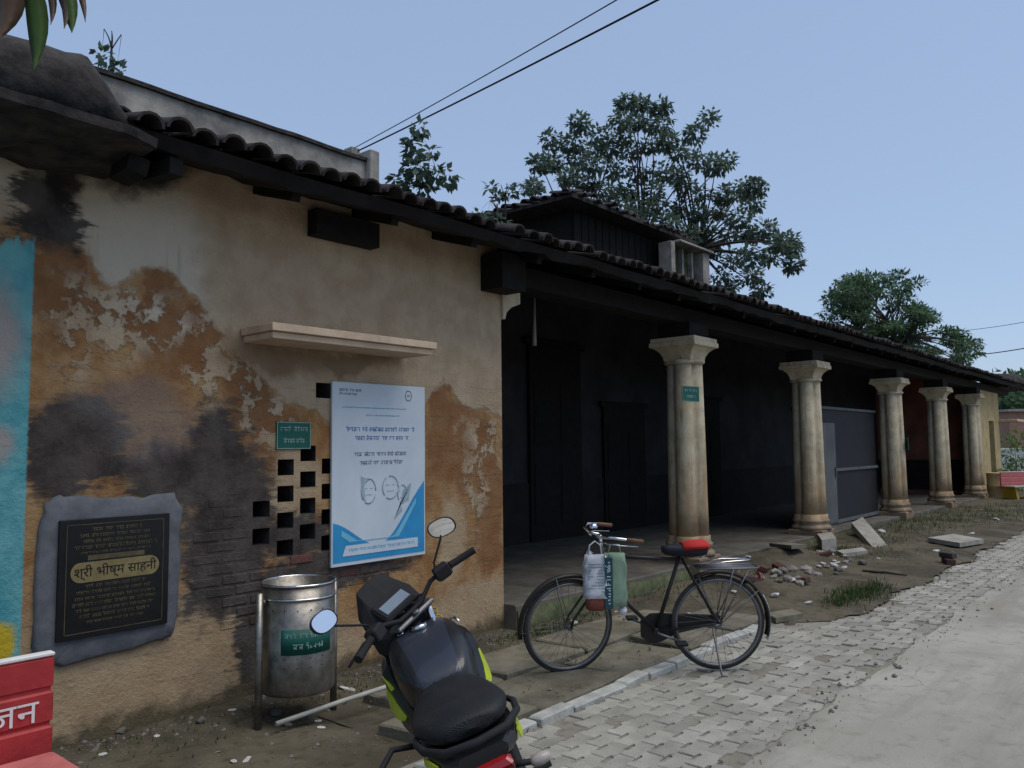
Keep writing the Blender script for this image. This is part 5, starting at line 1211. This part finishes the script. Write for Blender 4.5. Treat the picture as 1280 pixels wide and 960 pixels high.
q.box((0, 0, .05), (.24, .12, .08), Matrix.Rotation(.5, 3, 'Z'), ch=.01); q.build('lower_brick', M['brickr'], cx); q = MB(); q.box((.02, .01, .13), (.20, .11, .075), Matrix.Rotation(1.2, 3, 'Z'), ch=.01); q.build('upper_brick', M['brick'], cx)
gb = MB(); random.seed(5)
def tuft(x, y, n, spread, h):
    n = int(n*.6); h = h*.72
    for _ in range(n):
        px_, py_ = x+random.gauss(0, spread), y+random.gauss(0, spread*.5)
        if py_ < verge_edge(px_)-.1: continue
        z = ground_z(px_, py_)-.01; hh = h*random.uniform(.4, 1.2); a = random.uniform(0, 6.28); l = random.uniform(.2, .8)*hh; w = random.uniform(.003, .007)
        b0 = Vector((px_, py_, z)); s = Vector((-math.sin(a), math.cos(a), 0))*w; e = Vector((math.cos(a)*l, math.sin(a)*l, hh)); m_ = e*.5+Vector((0, 0, hh*.15))
        gb.add([b0-s, b0+s, b0+m_+s*.7, b0+m_-s*.7, b0+e], [(0, 1, 2, 3), (3, 2, 4)])
for x, y, n, sp_, h in ((1075, 742, 900, .28, .11), (1050, 752, 400, .15, .10), (1095, 735, 300, .15, .09), (1085, 690, 500, .5, .08), (1110, 675, 600, .5, .09), (1140, 662, 700, .7, .10), (1180, 652, 800, .9, .11), (1230, 645, 1100, 1.2, .12), (1255, 638, 1100, 1.5, .13), (1050, 690, 300, .2, .10), (1030, 690, 200, .15, .12), (1120, 655, 300, .4, .12), (700, 778, 500, .25, .07), (665, 786, 500, .2, .07), (735, 768, 300, .25, .06), (630, 795, 200, .2, .05), (890, 725, 250, .5, .07), (820, 740, 250, .4, .07), (1150, 650, 300, .6, .13), (945, 775, 150, .2, .07), (200, 915, 250, .4, .05), (420, 858, 200, .3, .06), (520, 830, 250, .3, .06), (640, 905, 60, .3, .05)):
    p = at_z(x, y, .02); tuft(p.x, p.y, n, sp_, h)
o = gb.build('grass', M['grass'], None, fix=False); tag(o, 'ragged grass tufts growing along the dirt verge and plinth', 'grass', None, 'stuff')

# loose gravel and crumbs of mortar
gv = MB(); random.seed(33)
def pebble(x, y, z, r):
    a = random.uniform(0, 6.28); c, n = math.cos(a)*r, math.sin(a)*r; k = random.uniform(.5, .9); h = r*random.uniform(.4, .8)
    gv.add([(x+c, y+n, z), (x-n*k, y+c*k, z), (x-c, y-n, z), (x+n*k, y-c*k, z), (x, y, z+h), (x, y, z-h)], [(0, 1, 4), (1, 2, 4), (2, 3, 4), (3, 0, 4), (1, 0, 5), (2, 1, 5), (3, 2, 5), (0, 3, 5)])
for _ in range(4200):
    k = random.random()
    if k < .55: x = random.uniform(-5, 11); y = random.uniform(verge_edge(x), -.2); z = ground_z(x, y) if not (-2.5 < x < 1.7 and y < -.6) else .022
    elif k < .66: x = random.uniform(-2.5, 12); y = road_edge(x)+random.gauss(0, .10); z = .010
    elif k < .9: x = random.uniform(-4.6, -.1); y = -abs(random.gauss(0, .25))-.02; z = ground_z(x, y)
    else: x = random.uniform(1, 12); y = verge_edge(x)+random.gauss(0, .12); z = max(ground_z(x, y), .008)
    pebble(x, y, z+.002, random.uniform(.004, .010) if random.random() < .85 else random.uniform(.012, .026))
tag(gv.build('gravel', M['rubble'], None, fix=False), 'loose gravel and crumbs strewn over the verge and paving edge', 'gravel', None, 'stuff')
